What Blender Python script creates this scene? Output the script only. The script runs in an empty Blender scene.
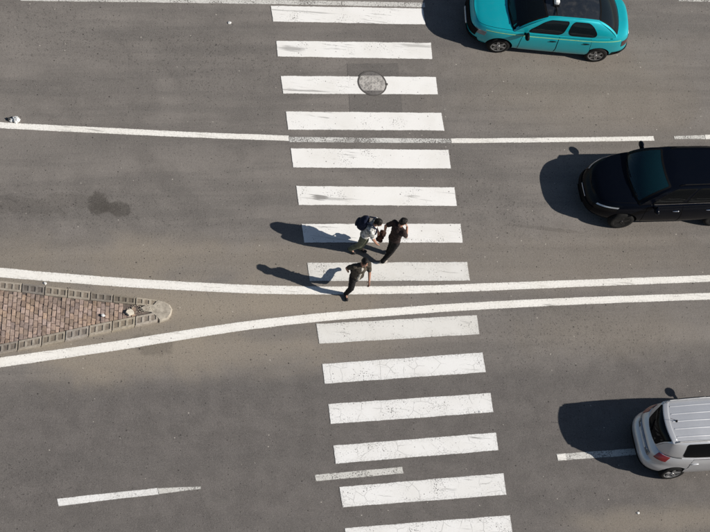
import bpy, bmesh, math, random
from mathutils import Vector, Matrix, noise as mnoise
R = math.radians
random.seed(11)
scene = bpy.context.scene
col = scene.collection

# ------------------------------------------------------------------ camera
IW, IH, FPX, DIST = 710.0, 532.0, 2400.0, 60.0
nad = Vector((-590.0 / FPX, -1365.0 / FPX, -1.0)).normalized()
AZ = -nad
AX = (Vector((1, 0, 0)) - Vector((1, 0, 0)).dot(AZ) * AZ).normalized()
AY = AZ.cross(AX)
RM = Matrix((AX, AY, AZ))                       # camera axes -> world
CAM = RM @ Vector((0, 0, DIST))
cam_data = bpy.data.cameras.new('camera')
cam = bpy.data.objects.new('camera', cam_data)
col.objects.link(cam)
cam_data.sensor_fit = 'HORIZONTAL'
cam_data.sensor_width = 36.0
cam_data.lens = FPX / IW * 36.0
cam_data.clip_start, cam_data.clip_end = 0.5, 3000
cam.matrix_world = Matrix.Translation(CAM) @ RM.to_4x4()
scene.camera = cam

# ------------------------------------------------------------------ sky, sun, exposure
SUN_EL, SUN_AZ = R(35.3), R(-11.3)
world = bpy.data.worlds.new('World')
scene.world = world
world.use_nodes = True
wn = world.node_tree
bg = wn.nodes['Background']
sky = wn.nodes.new('ShaderNodeTexSky')
sky.sky_type = 'NISHITA'
sky.sun_disc = False
sky.sun_elevation = SUN_EL
sky.sun_rotation = R(90) - SUN_AZ
sky.air_density, sky.dust_density = 1.0, 0.6
wn.links.new(sky.outputs[0], bg.inputs[0])
bg.inputs[1].default_value = 0.05
sl = bpy.data.lights.new('sun', 'SUN')
sl.energy = 4.8
sl.angle = R(0.5)
sl.color = (1.0, 0.95, 0.88)
sun = bpy.data.objects.new('sun', sl)
col.objects.link(sun)
sdir = Vector((math.cos(SUN_AZ) * math.cos(SUN_EL), math.sin(SUN_AZ) * math.cos(SUN_EL), math.sin(SUN_EL)))
sun.rotation_euler = sdir.to_track_quat('Z', 'Y').to_euler()
sun.location = sdir * 60
scene.view_settings.view_transform = 'Standard'
scene.view_settings.look = 'None'
scene.view_settings.gamma = 1
scene.view_settings.exposure = 0.32
scene.view_settings.use_curve_mapping = False
scene.render.engine = 'CYCLES'
scene.cycles.max_bounces = 8


# ------------------------------------------------------------------ helpers
def G(px, py, z=0.0):
    """surveyed point: where the sight line of a photo pixel meets height z"""
    d = RM @ Vector(((px - IW / 2) / FPX, -(py - IH / 2) / FPX, -1.0))
    t = (z - CAM.z) / d.z
    return CAM + d * t


def link(o, parent=None):
    col.objects.link(o)
    if parent is not None:
        o.parent = parent
    return o


def empty(name, loc=(0, 0, 0), rz=0.0):
    o = bpy.data.objects.new(name, None)
    o.empty_display_size = 0.2
    o.location = loc
    o.rotation_euler = (0, 0, rz)
    return link(o)


def tag(o, label=None, cat=None, group=None, kind=None):
    if label: o['label'] = label
    if cat: o['category'] = cat
    if group: o['group'] = group
    if kind: o['kind'] = kind
    return o


def mesh_obj(name, verts, faces, mats, parent=None, smooth=False, fm=None):
    me = bpy.data.meshes.new(name)
    me.from_pydata([tuple(v) for v in verts], [], faces)
    if not isinstance(mats, (list, tuple)): mats = [mats]
    for m in mats: me.materials.append(m)
    if fm: me.polygons.foreach_set('material_index', fm)
    if smooth: me.polygons.foreach_set('use_smooth', [True] * len(me.polygons))
    me.update()
    return link(bpy.data.objects.new(name, me), parent)


def bm_obj(name, bm, mats, parent=None, smooth=False, recalc=True):
    if recalc: bmesh.ops.recalc_face_normals(bm, faces=bm.faces)
    me = bpy.data.meshes.new(name)
    bm.to_mesh(me); bm.free()
    if not isinstance(mats, (list, tuple)): mats = [mats]
    for m in mats: me.materials.append(m)
    if smooth: me.polygons.foreach_set('use_smooth', [True] * len(me.polygons))
    return link(bpy.data.objects.new(name, me), parent)


def evaluated(o):
    """bake modifiers into the mesh"""
    dg = bpy.context.evaluated_depsgraph_get()
    me = bpy.data.meshes.new_from_object(o.evaluated_get(dg))
    old = o.data
    o.modifiers.clear()
    o.data = me
    bpy.data.meshes.remove(old)
    return o


class NT:
    """tiny node-tree writer"""
    def __init__(s, name):
        s.m = bpy.data.materials.new(name); s.m.use_nodes = True
        s.t = s.m.node_tree; s.t.nodes.clear()
        s.out = s.t.nodes.new('ShaderNodeOutputMaterial')
    def n(s, typ, ins=None, **props):
        nd = s.t.nodes.new(typ)
        for k, v in props.items(): setattr(nd, k, v)
        for k, v in (ins or {}).items(): s.put(nd.inputs[k], v)
        return nd
    def put(s, sock, v):
        if hasattr(v, 'bl_idname') and hasattr(v, 'outputs'): v = v.outputs[0]
        if hasattr(v, 'is_output'): s.t.links.new(v, sock)
        else: sock.default_value = v
    def math(s, op, a, b=0.0, clamp=False):
        nd = s.n('ShaderNodeMath', {0: a, 1: b}, operation=op); nd.use_clamp = clamp
        return nd.outputs[0]
    def ss(s, v, lo, hi, a=0.0, b=1.0):
        nd = s.n('ShaderNodeMapRange', {0: v, 1: lo, 2: hi, 3: a, 4: b}, interpolation_type='SMOOTHSTEP')
        return nd.outputs[0]
    def mix(s, f, a, b, typ='MIX'):
        nd = s.t.nodes.new('ShaderNodeMix'); nd.data_type = 'RGBA'; nd.blend_type = typ
        s.put(nd.inputs[0], f); s.put(nd.inputs[6], a); s.put(nd.inputs[7], b)
        return nd.outputs[2]
    dim = '3D'
    def noise(s, vec, scale, detail=4, rough=0.55, dist=0.0):
        return s.n('ShaderNodeTexNoise', noise_dimensions=s.dim, ins={'Vector': vec, 'Scale': scale, 'Detail': detail, 'Roughness': rough, 'Distortion': dist}).outputs[0]
    def mapping(s, vec, rot=0.0, scale=(1, 1, 1), loc=(0, 0, 0)):
        return s.n('ShaderNodeMapping', {0: vec, 1: loc, 2: (0, 0, rot), 3: scale}).outputs[0]
    def bsdf(s, **ins):
        nd = s.t.nodes.new('ShaderNodeBsdfPrincipled')
        for k, v in ins.items(): s.put(nd.inputs[k.replace('_', ' ')], v)
        return nd
    def done(s, sh):
        s.t.links.new(sh.outputs[0], s.out.inputs[0]); return s.m


def c4(r, g, b): return (r, g, b, 1.0)


def simple(name, colr, rough=0.6, metal=0.0, coat=0.0, var=0.12, scale=9.0, bump=0.0, spec=0.5):
    t = NT(name)
    co = t.n('ShaderNodeTexCoord').outputs['Object']
    nz = t.noise(co, scale, 5)
    f = t.ss(nz, 0.3, 0.7)
    c = t.mix(f, c4(*[v * (1 - var) for v in colr]), c4(*[min(1, v * (1 + var)) for v in colr]))
    b = t.bsdf(Base_Color=c, Roughness=rough, Metallic=metal)
    b.inputs['Specular IOR Level'].default_value = spec
    if coat:
        b.inputs['Coat Weight'].default_value = coat
        b.inputs['Coat Roughness'].default_value = 0.04
    if bump:
        bp = t.n('ShaderNodeBump', {'Strength': bump, 'Distance': 0.02, 'Height': nz})
        t.put(b.inputs['Normal'], bp)
    return t.done(b)


# ------------------------------------------------------------------ asphalt
ROAD_ROT = R(8.3)


def asphalt(name, patch=False):
    t = NT(name); t.dim = '2D'
    co = t.n('ShaderNodeTexCoord').outputs['Object']
    rot = t.mapping(co, rot=-ROAD_ROT)                       # x runs along the street
    sep = t.n('ShaderNodeSeparateXYZ', {0: co})
    X, Y = sep.outputs[0], sep.outputs[1]
    fine = t.noise(co, 42.0, 4, 0.75)
    grit = t.noise(co, 17.0, 5, 0.7)
    mid = t.noise(co, 2.1, 6, 0.6)
    big = t.noise(co, 0.42, 4, 0.55, 0.6)
    streak = t.noise(t.mapping(rot, scale=(0.16, 2.2, 1)), 1.0, 5, 0.6)
    base = t.mix(t.ss(big, 0.3, 0.7), c4(0.143, 0.129, 0.117), c4(0.193, 0.174, 0.157))
    base = t.mix(t.math('MULTIPLY', t.ss(mid, 0.35, 0.72), 0.35), base, c4(0.226, 0.204, 0.184))
    base = t.mix(t.math('MULTIPLY', t.ss(streak, 0.42, 0.68), 0.42), base, c4(0.098, 0.090, 0.084))
    if not patch:
        # newer, darker, slightly violet surface of the lower carriageway
        a, b = G(0, 380), G(330, 366)
        sl_ = (b.y - a.y) / (b.x - a.x)
        edge = t.math('SUBTRACT', t.math('ADD', t.math('MULTIPLY', t.math('SUBTRACT', X, a.x), sl_), a.y), Y)
        wob = t.math('MULTIPLY', t.math('SUBTRACT', t.noise(co, 0.8, 4, 0.6), 0.5), 1.3)
        low = t.ss(t.math('ADD', edge, wob), -0.45, 0.75)
        far = t.ss(t.math('ADD', edge, wob), 3.2, 6.5)
        lowc = t.mix(t.ss(mid, 0.3, 0.7), c4(0.094, 0.085, 0.080), c4(0.124, 0.112, 0.105))
        base = t.mix(t.math('MULTIPLY', low, t.math('SUBTRACT', 0.85, t.math('MULTIPLY', far, 0.35))), base, lowc)
        # pale dust swept against the island and the double line
        for (px, py), rx, ry, am in (((90, 318), 7.5, 2.1, 0.80), ((230, 306), 5.0, 1.0, 0.75), ((330, 303), 4.0, 0.5, 0.45), ((30, 266), 7.0, 1.0, 0.42),
                                     ((250, 264), 7.0, 1.0, 0.48), ((560, 262), 5.5, 1.3, 0.34), ((170, 352), 7.0, 1.0, 0.5), ((360, 345), 3.5, 0.6, 0.25), ((600, 90), 5.0, 2.4, 0.35),
                                     ((620, 330), 4.5, 1.0, 0.28), ((650, 520), 3.4, 0.55, 0.5), ((30, 190), 3.0, 0.8, -0.0)):
            p = G(px, py)
            loc = t.n('ShaderNodeVectorMath', {0: co, 1: (p.x, p.y, 0)}, operation='SUBTRACT')
            loc = t.mapping(loc, rot=-ROAD_ROT)
            loc = t.n('ShaderNodeVectorMath', {0: loc, 1: (1 / rx, 1 / ry, 0)}, operation='MULTIPLY')
            ln = t.n('ShaderNodeVectorMath', {0: loc}, operation='LENGTH').outputs['Value']
            m = t.ss(t.math('ADD', ln, t.math('MULTIPLY', t.math('SUBTRACT', big, 0.5), 1.2)), 0.15, 1.0, am, 0.0)
            base = t.mix(m, base, c4(0.285, 0.242, 0.188))
        # oil stains with a crisp outline
        for (px, py), rx, ry, am in (((99, 204), 0.28, 0.35, 0.72), ((119, 209), 0.32, 0.23, 0.62), ((108, 207), 0.36, 0.16, 0.4), ((152, 345), 0.55, 0.30, 0.35),
                                     ((20, 205), 1.3, 0.25, 0.25), ((75, 201), 0.9, 0.2, 0.22), ((548, 229), 1.1, 0.06, 0.22)):
            p = G(px, py)
            loc = t.n('ShaderNodeVectorMath', {0: co, 1: (p.x, p.y, 0)}, operation='SUBTRACT')
            loc = t.n('ShaderNodeVectorMath', {0: loc, 1: (1 / rx, 1 / ry, 0)}, operation='MULTIPLY')
            ln = t.n('ShaderNodeVectorMath', {0: loc}, operation='LENGTH').outputs['Value']
            m = t.ss(t.math('ADD', ln, t.math('MULTIPLY', t.math('SUBTRACT', t.noise(co, 4.0, 3), 0.5), 0.9)), 0.72, 1.14, am, 0.0)
            base = t.mix(m, base, c4(0.036, 0.030, 0.023))
        # wheel-polished bands along the lanes
        rs = t.n('ShaderNodeSeparateXYZ', {0: rot})
        band = t.math('SINE', t.math('MULTIPLY', t.math('ADD', rs.outputs[1], t.math('MULTIPLY', big, 0.6)), 3.6))
        base = t.mix(t.math('MULTIPLY', t.ss(band, 0.1, 1.0), 0.16), base, c4(0.085, 0.08, 0.076))
        # repair seams and hairline cracks
        ck = t.n('ShaderNodeTexVoronoi', voronoi_dimensions='2D', ins={'Vector': t.mix(0.12, co, t.n('ShaderNodeTexNoise', {'Vector': co, 'Scale': 1.6, 'Detail': 5}).outputs[1]), 'Scale': 0.33}, feature='DISTANCE_TO_EDGE').outputs['Distance']
        crack = t.math('MULTIPLY', t.ss(ck, 0.0, 0.006, 1.0, 0.0), t.ss(t.noise(co, 0.7, 2), 0.56, 0.66))
        base = t.mix(t.math('MULTIPLY', crack, 0.22), base, c4(0.05, 0.046, 0.042))
    else:
        base = t.mix(0.5, base, c4(0.080, 0.074, 0.070))
    # aggregate: grain, pits, pale chips
    base = t.mix(t.ss(fine, 0.30, 0.70), t.mix(0.24, base, c4(0.028, 0.026, 0.025)), t.mix(0.13, base, c4(0.36, 0.33, 0.30)))
    base = t.mix(t.math('MULTIPLY', t.ss(grit, 0.56, 0.70), 0.24), base, c4(0.055, 0.05, 0.047))
    base = t.mix(t.math('MULTIPLY', t.ss(grit, 0.44, 0.30), 0.18), base, c4(0.27, 0.25, 0.225))
    zone = None
    for (px, py), rx, ry in (((60, 205), 6.0, 0.9), ((490, 212), 2.6, 1.3), ((30, 30), 5.0, 1.3), ((200, 60), 4.5, 1.4), ((560, 330), 4.0, 1.2), ((20, 480), 2.5, 0.9)):
        p = G(px, py)
        lv = t.n('ShaderNodeVectorMath', {0: co, 1: (p.x, p.y, 0)}, operation='SUBTRACT')
        lv = t.n('ShaderNodeVectorMath', {0: lv, 1: (1 / rx, 1 / ry, 0)}, operation='MULTIPLY')
        q = t.ss(t.n('ShaderNodeVectorMath', {0: lv}, operation='LENGTH').outputs['Value'], 0.3, 1.0, 1, 0)
        zone = q if zone is None else t.math('MAXIMUM', zone, q)
    sp = t.math('MULTIPLY', t.ss(t.noise(co, 9.0, 5, 0.8), 0.58, 0.66), t.math('ADD', 0.10, t.math('MULTIPLY', zone, 0.45)))
    base = t.mix(sp, base, c4(0.045, 0.041, 0.038))
    v = t.n('ShaderNodeTexVoronoi', voronoi_dimensions='2D', ins={'Vector': co, 'Scale': 5.5}, feature='F1')
    rnd = t.n('ShaderNodeSeparateColor', {0: v.outputs['Color']})
    rad = t.math('ADD', t.math('MULTIPLY', t.math('POWER', rnd.outputs[1], 3.5), 0.10), 0.022)
    pit = t.math('MULTIPLY', t.math('LESS_THAN', v.outputs['Distance'], rad), t.math('GREATER_THAN', rnd.outputs[0], t.ss(t.noise(co, 0.6, 2), 0.38, 0.68, 0.97, 0.55)))
    base = t.mix(t.math('MULTIPLY', pit, 0.75), base, c4(0.03, 0.027, 0.025))
    v3 = t.n('ShaderNodeTexVoronoi', voronoi_dimensions='2D', ins={'Vector': co, 'Scale': 12.5}, feature='F1')
    rn3 = t.n('ShaderNodeSeparateColor', {0: v3.outputs['Color']})
    dot = t.math('MULTIPLY', t.math('LESS_THAN', v3.outputs['Distance'], t.math('ADD', 0.06, t.math('MULTIPLY', rn3.outputs[1], 0.16))),
                 t.math('GREATER_THAN', rn3.outputs[0], t.math('SUBTRACT', 0.80, t.math('MULTIPLY', zone, 0.28))))
    base = t.mix(t.math('MULTIPLY', dot, t.math('ADD', 0.18, t.math('MULTIPLY', rn3.outputs[2], 0.42))), base, c4(0.035, 0.031, 0.029))
    v2 = t.n('ShaderNodeTexVoronoi', voronoi_dimensions='2D', ins={'Vector': t.mapping(co, loc=(3.7, 1.9, 0)), 'Scale': 3.1}, feature='F1')
    rnd2 = t.n('ShaderNodeSeparateColor', {0: v2.outputs['Color']})
    chip = t.math('MULTIPLY', t.math('LESS_THAN', v2.outputs['Distance'], t.math('ADD', 0.02, t.math('MULTIPLY', rnd2.outputs[1], 0.035))), t.math('GREATER_THAN', rnd2.outputs[0], 0.93))
    base = t.mix(t.math('MULTIPLY', chip, 0.55), base, c4(0.5, 0.46, 0.4))
    h = t.math('ADD', t.math('MULTIPLY', fine, 0.6), t.math('SUBTRACT', grit, t.math('MULTIPLY', pit, 0.8)))
    bp = t.n('ShaderNodeBump', {'Strength': 0.35, 'Distance': 0.012, 'Height': h})
    b = t.bsdf(Base_Color=base, Roughness=0.88, Normal=bp)
    b.inputs['Specular IOR Level'].default_value = 0.3
    return t.done(b)


M = {}
M['asphalt'] = asphalt('asphalt')
M['asphalt_patch'] = asphalt('asphalt_patch', True)


def paint(name, wear, cracks, colr=(0.76, 0.745, 0.715), speck=0.0):
    """road paint; 'near'/'far' UVs hold the metres to the four edges"""
    t = NT(name); t.dim = '2D'
    co = t.n('ShaderNodeTexCoord').outputs['Object']
    a = t.n('ShaderNodeSeparateXYZ', {0: t.n('ShaderNodeUVMap', uv_map='near').outputs[0]})
    b = t.n('ShaderNodeSeparateXYZ', {0: t.n('ShaderNodeUVMap', uv_map='far').outputs[0]})
    e = t.math('MINIMUM', t.math('MINIMUM', a.outputs[0], a.outputs[1]), t.math('MINIMUM', b.outputs[0], b.outputs[1]))
    n1 = t.noise(co, 13.0, 4, 0.65)
    alpha = t.ss(t.math('ADD', e, t.math('MULTIPLY', t.math('SUBTRACT', n1, 0.5), 0.03)), -0.004, 0.016)
    # scuffs drawn along the street by tyres
    sc = t.noise(t.mapping(co, rot=-ROAD_ROT, scale=(0.9, 16, 1)), 1.0, 6, 0.7)
    zone = t.ss(t.noise(co, 0.75, 3), 0.47, 0.66)
    scuff = t.math('MULTIPLY', t.ss(sc, 0.58, 0.66), zone)
    fl = t.noise(co, 26.0, 5, 0.75)
    flake = t.ss(t.math('ADD', fl, t.math('MULTIPLY', t.math('SUBTRACT', t.noise(co, 1.7, 4), 0.5), 0.5)), 0.72 - wear * 0.45, 0.78 - wear * 0.40)
    gone = t.math('MAXIMUM', t.math('MULTIPLY', scuff, 0.5 + 0.4 * min(1, wear)), t.math('MULTIPLY', flake, 0.9))
    if cracks:
        wv = t.mix(0.10, co, t.n('ShaderNodeTexNoise', {'Vector': co, 'Scale': 4.0, 'Detail': 4}).outputs[1])
        ck = t.n('ShaderNodeTexVoronoi', voronoi_dimensions='2D', ins={'Vector': wv, 'Scale': 3.4}, feature='DISTANCE_TO_EDGE').outputs['Distance']
        cr = t.math('MULTIPLY', t.ss(ck, 0.0, 0.035, 1, 0), t.ss(t.noise(co, 2.3, 4), 0.42, 0.6))
        gone = t.math('MAXIMUM', gone, t.math('MULTIPLY', cr, 0.42 * cracks))
        ed = t.math('MULTIPLY', t.ss(e, 0.0, 0.16, 1, 0), t.ss(t.noise(co, 21, 5, 0.8), 0.47, 0.62))
        gone = t.math('MAXIMUM', gone, t.math('MULTIPLY', ed, 0.32))
    for (px, py), rx, ry, am in (((319, 197.5), 0.28, 0.10, 0.75), ((330, 199), 0.9, 0.05, 0.35), ((292, 49), 0.42, 0.12, 0.5), ((288, 11), 1.6, 0.03, 0.4), ((306, 91), 1.0, 0.035, 0.55), ((420, 46), 0.8, 0.06, 0.35)):
        if name != 'paint_stripe': break
        p = G(px, py)
        lv = t.n('ShaderNodeVectorMath', {0: co, 1: (p.x, p.y, 0)}, operation='SUBTRACT')
        lv = t.n('ShaderNodeVectorMath', {0: t.mapping(lv, rot=-ROAD_ROT + R(4)), 1: (1 / rx, 1 / ry, 0)}, operation='MULTIPLY')
        ln = t.n('ShaderNodeVectorMath', {0: lv}, operation='LENGTH').outputs['Value']
        gone = t.math('MAXIMUM', gone, t.math('MULTIPLY', t.ss(t.math('ADD', ln, t.math('MULTIPLY', t.math('SUBTRACT', sc, 0.5), 2.2)), 0.35, 1.0, 1, 0), am))
    alpha = t.math('MULTIPLY', alpha, t.math('SUBTRACT', 1.0, gone, True))
    dirt = t.ss(t.noise(co, 1.1, 5, 0.6), 0.35, 0.75)
    c = t.mix(t.math('MULTIPLY', dirt, 0.35), c4(*colr), c4(colr[0] * 0.80, colr[1] * 0.78, colr[2] * 0.74))
    c = t.mix(t.math('MULTIPLY', t.ss(t.noise(co, 38, 3), 0.55, 0.7), 0.07), c, c4(0.35, 0.33, 0.31))
    v = t.n('ShaderNodeTexVoronoi', voronoi_dimensions='2D', ins={'Vector': co, 'Scale': 4.0}, feature='F1')
    rn = t.n('ShaderNodeSeparateColor', {0: v.outputs['Color']})
    sp = t.math('MULTIPLY', t.math('LESS_THAN', v.outputs['Distance'], t.math('ADD', 0.02, t.math('MULTIPLY', rn.outputs[1], 0.05))), t.math('GREATER_THAN', rn.outputs[0], 0.72))
    c = t.mix(t.math('MULTIPLY', sp, 0.75), c, c4(0.12, 0.11, 0.1))
    bp = t.n('ShaderNodeBump', {'Strength': 0.2, 'Distance': 0.008, 'Height': fl})
    bs = t.bsdf(Base_Color=c, Roughness=0.75, Normal=bp)
    bs.inputs['Specular IOR Level'].default_value = 0.3
    tr = t.n('ShaderNodeBsdfTransparent')
    mx = t.n('ShaderNodeMixShader', {0: alpha, 1: tr, 2: bs})
    return t.done(mx)


M['paint_stripe'] = paint('paint_stripe', 0.12, 0.0)
M['paint_grey'] = paint('paint_grey', 0.16, 0.25, (0.66, 0.645, 0.61))
M['paint_cracked'] = paint('paint_cracked', 0.17, 1.0, (0.73, 0.72, 0.70))
M['paint_line'] = paint('paint_line', 0.02, 0.15, (0.78, 0.755, 0.705))
M['paint_worn'] = paint('paint_worn', 0.55, 0.4, (0.60, 0.59, 0.56))
M['paint_faded'] = paint('paint_faded', 0.40, 0.5, (0.58, 0.565, 0.53))

# ------------------------------------------------------------------ road and markings
GRID = 40
road = mesh_obj('road', [(-600, -600, 0), (600, -600, 0), (600, 600, 0), (-600, 600, 0)], [(0, 1, 2, 3)], M['asphalt'])
tag(road, 'grey asphalt road surface with pits, dust and stains', None, None, 'structure')


def ribbon(name, rows, mat, z, parent, label=None):
    """rows: list of (left point, right point) along the marking; lays a sheet with edge-distance UVs"""
    verts, faces = [], []
    for l, r in rows:
        verts += [(l.x, l.y, z), (r.x, r.y, z)]
    cum = [0.0]
    for i in range(1, len(rows)):
        cum.append(cum[-1] + (((rows[i][0] + rows[i][1]) - (rows[i - 1][0] + rows[i - 1][1])) * 0.5).length)
    wd = [(l - r).length for l, r in rows]
    for i in range(len(rows) - 1):
        faces.append((2 * i, 2 * i + 1, 2 * i + 3, 2 * i + 2))
    o = mesh_obj(name, verts, faces, mat, parent)
    me = o.data
    n_, f_ = me.uv_layers.new(name='near'), me.uv_layers.new(name='far')
    for lp in me.loops:
        i, s = divmod(lp.vertex_index, 2)
        n_.data[lp.index].uv = (cum[i], wd[i] * s)
        f_.data[lp.index].uv = (cum[-1] - cum[i], wd[i] * (1 - s))
    if o.data.polygons and o.data.polygons[0].normal.z < 0: o.data.flip_normals()
    if label: o['label'] = label
    return o


def quad_strip(a, b, c, d, n=14, jit=0.006):
    """corner points TL TR BR BL -> rows along the length with slightly uneven edges"""
    rows = []
    for i in range(n + 1):
        k = i / n
        j = Vector((0, random.uniform(-jit, jit), 0))
        j2 = Vector((0, random.uniform(-jit, jit), 0))
        rows.append((a.lerp(b, k) + j, d.lerp(c, k) + j2))
    return rows


STRIPES = [
    ((270.5, 6), (423, 8.5), (425.5, 25), (273, 22)), ((276, 41), (431, 43), (432.5, 59.5), (277.5, 57)),
    ((280.5, 76), (436, 77), (438, 95), (283, 94)), ((285.5, 111.5), (441.5, 113), (444.5, 131), (288, 130)),
    ((290.5, 148.3), (448.5, 150), (451, 169), (293, 168)), ((296, 186), (454.5, 187.5), (457, 206.5), (298.5, 205.3)),
    ((301.3, 224), (460.6, 223.8), (463, 243), (304, 243)), ((307, 262.8), (467.2, 262), (470, 281), (309.5, 281.5)),
    ((316, 324), (477, 315), (479.5, 334.5), (319, 344)), ((322, 364), (482.5, 352.5), (486, 372.5), (324.5, 384)),
    ((328, 404), (490.5, 393), (493.5, 412.5), (330.5, 424.5)), ((333, 445.5), (496, 432.5), (498.5, 450.5), (335.5, 464)),
    ((339, 487), (503.5, 473), (506.5, 495), (342.5, 507.5)), ((344.5, 528), (510, 515), (513, 535.5), (347, 548.5)),
]
for k, q in enumerate(STRIPES):
    m = M['paint_stripe'] if k < 7 else (M['paint_grey'] if k in (7, 8) else M['paint_cracked'])
    ribbon('crosswalk_stripe', quad_strip(*[G(*p) for p in q]), m, 0.012, road)


def catmull(pts, step=0.35):
    out = []
    P = [pts[0] * 2 - pts[1]] + pts + [pts[-1] * 2 - pts[-2]]
    for i in range(1, len(P) - 2):
        n = max(2, int((P[i + 1] - P[i]).length / step))
        for k in range(n):
            t = k / n
            a, b, c, d = P[i - 1], P[i], P[i + 1], P[i + 2]
            out.append(0.5 * ((2 * b) + (c - a) * t + (2 * a - 5 * b + 4 * c - d) * t * t + (3 * b - a - 3 * c + d) * t ** 3))
    out.append(pts[-1])
    return out


def line(name, px, width, mat, z=0.008, extend=(0, 0), label=None):
    """px: centre-line survey points (x, y[, width factor])"""
    pts = [G(p[0], p[1]) for p in px]
    c = catmull(pts)
    if extend[0]: c = [c[0] + (c[0] - c[1]).normalized() * extend[0]] + c
    if extend[1]: c = c + [c[-1] + (c[-1] - c[-2]).normalized() * extend[1]]
    rows = []
    L = len(c)
    for i, p in enumerate(c):
        t = (c[min(i + 1, L - 1)] - c[max(i - 1, 0)]).normalized()
        nrm = Vector((-t.y, t.x, 0))
        w = width[0] + (width[1] - width[0]) * i / (L - 1)
        j1, j2 = random.uniform(-.004, .004), random.uniform(-.004, .004)
        rows.append((p + nrm * (w / 2 + j1), p - nrm * (w / 2 + j2)))
    return ribbon(name, rows, mat, z, road, label)


line('edge_line', [(20, -1.0), (150, 0.6), (270, 2.2), (425, 5.2)], (0.14, 0.16), M['paint_faded'], label='worn white line along the top edge')
line('edge_line', [(678, -0.5), (710, 0.2)], (0.14, 0.14), M['paint_faded'], extend=(0, 8))
line('lane_line', [(0, 125.5), (90, 130), (190, 134.8), (289, 138.5)], (0.19, 0.17), M['paint_line'], extend=(14, 0))
line('lane_line', [(289, 139.5), (370, 140.5), (451, 141)], (0.17, 0.15), M['paint_worn'], label='worn grey stretch of lane line between crosswalk stripes')
line('lane_line', [(451, 141), (560, 140), (654, 138.6)], (0.15, 0.15), M['paint_line'])
line('lane_line', [(674, 137.8), (705, 137.2)], (0.10, 0.14), M['paint_faded'])
line('lane_line', [(705, 137.2), (730, 136.8)], (0.15, 0.15), M['paint_line'], extend=(0, 10))
line('centre_line', [(0, 272.5), (50, 277), (120, 282.3), (200, 287), (260, 289.6), (330, 290.6), (400, 290), (450, 288.6), (580, 283.4), (710, 278.6)], (0.27, 0.20), M['paint_line'], extend=(14, 14))
line('centre_line', [(0, 362.5), (60, 354), (120, 345.3), (180, 335.7), (250, 325.3), (330, 316.5), (400, 311.3), (470, 306.5), (580, 301), (710, 296.3)], (0.27, 0.20), M['paint_line'], extend=(14, 14))
line('lane_dash', [(57.5, 502.5), (105, 497), (158, 491.3)], (0.20, 0.17), M['paint_cracked'])
line('lane_dash', [(158, 491.3), (180, 489.4), (201, 487.8)], (0.16, 0.07), M['paint_faded'])
line('lane_dash', [(315, 478), (360, 474), (403, 470)], (0.18, 0.18), M['paint_faded'], label='faded grey dash between the crosswalk stripes')
line('lane_dash', [(557, 457.5), (600, 454.3), (690, 448)], (0.19, 0.19), M['paint_faded'])
line('lane_dash', [(557, 457.5), (566, 457)], (0.14, 0.19), M['paint_line'], z=0.012)

# square repair round the manhole
pq = [G(347, 64), G(398, 63), G(402.5, 112), G(350, 113)]
rows = quad_strip(*pq, n=8, jit=0.015)
pv, pf = [], []
for l, r in rows: pv += [(l.x, l.y, 0.004), (r.x, r.y, 0.004)]
for i in range(len(rows) - 1): pf.append((2 * i, 2 * i + 1, 2 * i + 3, 2 * i + 2))
patch = mesh_obj('asphalt_patch', pv, pf, M['asphalt_patch'], road)
if patch.data.polygons[0].normal.z < 0: patch.data.flip_normals()


# ------------------------------------------------------------------ manhole cover
def manhole_mat():
    t = NT('cast_iron_painted')
    co = t.n('ShaderNodeTexCoord').outputs['Object']
    sep = t.n('ShaderNodeSeparateXYZ', {0: t.mapping(co, rot=-R(8))})
    n1 = t.noise(co, 9, 5, 0.7)
    band = t.ss(t.math('ADD', t.math('ABSOLUTE', sep.outputs[1]), t.math('MULTIPLY', t.math('SUBTRACT', n1, 0.5), 0.08)), 0.215, 0.25, 1, 0)
    left = t.ss(n1, 0.36, 0.62)
    k = t.math('MULTIPLY', band, t.math('ADD', 0.35, t.math('MULTIPLY', left, 0.6)), True)
    c = t.mix(t.ss(n1, 0.3, 0.7), c4(0.10, 0.09, 0.085), c4(0.15, 0.138, 0.128))
    c = t.mix(k, c, c4(0.46, 0.435, 0.40))
    return t.done(t.bsdf(Base_Color=c, Roughness=0.6))


mc = G(372, 83.5)
man = empty('manhole_cover', (mc.x, mc.y, 0.0))
tag(man, 'round iron manhole cover half painted white on the crosswalk', 'manhole cover')
M['manhole'] = manhole_mat()
M['iron_dark'] = simple('iron_dark', (0.075, 0.068, 0.062), 0.8)


def lathe(name, prof, n, mats, parent, smooth=True, axis='Z', fm=None):
    """prof: (radius, height) pairs"""
    v, f = [], []
    for r, h in prof:
        for i in range(n):
            a = 2 * math.pi * i / n
            p = (r * math.cos(a), r * math.sin(a), h)
            if axis == 'Y': p = (p[0], h, p[1])
            v.append(p)
    for k in range(len(prof) - 1):
        for i in range(n):
            f.append((k * n + i, k * n + (i + 1) % n, (k + 1) * n + (i + 1) % n, (k + 1) * n + i))
    if prof[-1][0] > 1e-6: f.append(tuple(range((len(prof) - 1) * n, len(prof) * n)))
    o = mesh_obj(name, v, f, mats, parent, smooth)
    bm = bmesh.new(); bm.from_mesh(o.data)
    bmesh.ops.remove_doubles(bm, verts=bm.verts, dist=1e-6)
    bmesh.ops.recalc_face_normals(bm, faces=bm.faces)
    bm.to_mesh(o.data); bm.free()
    return o


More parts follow.
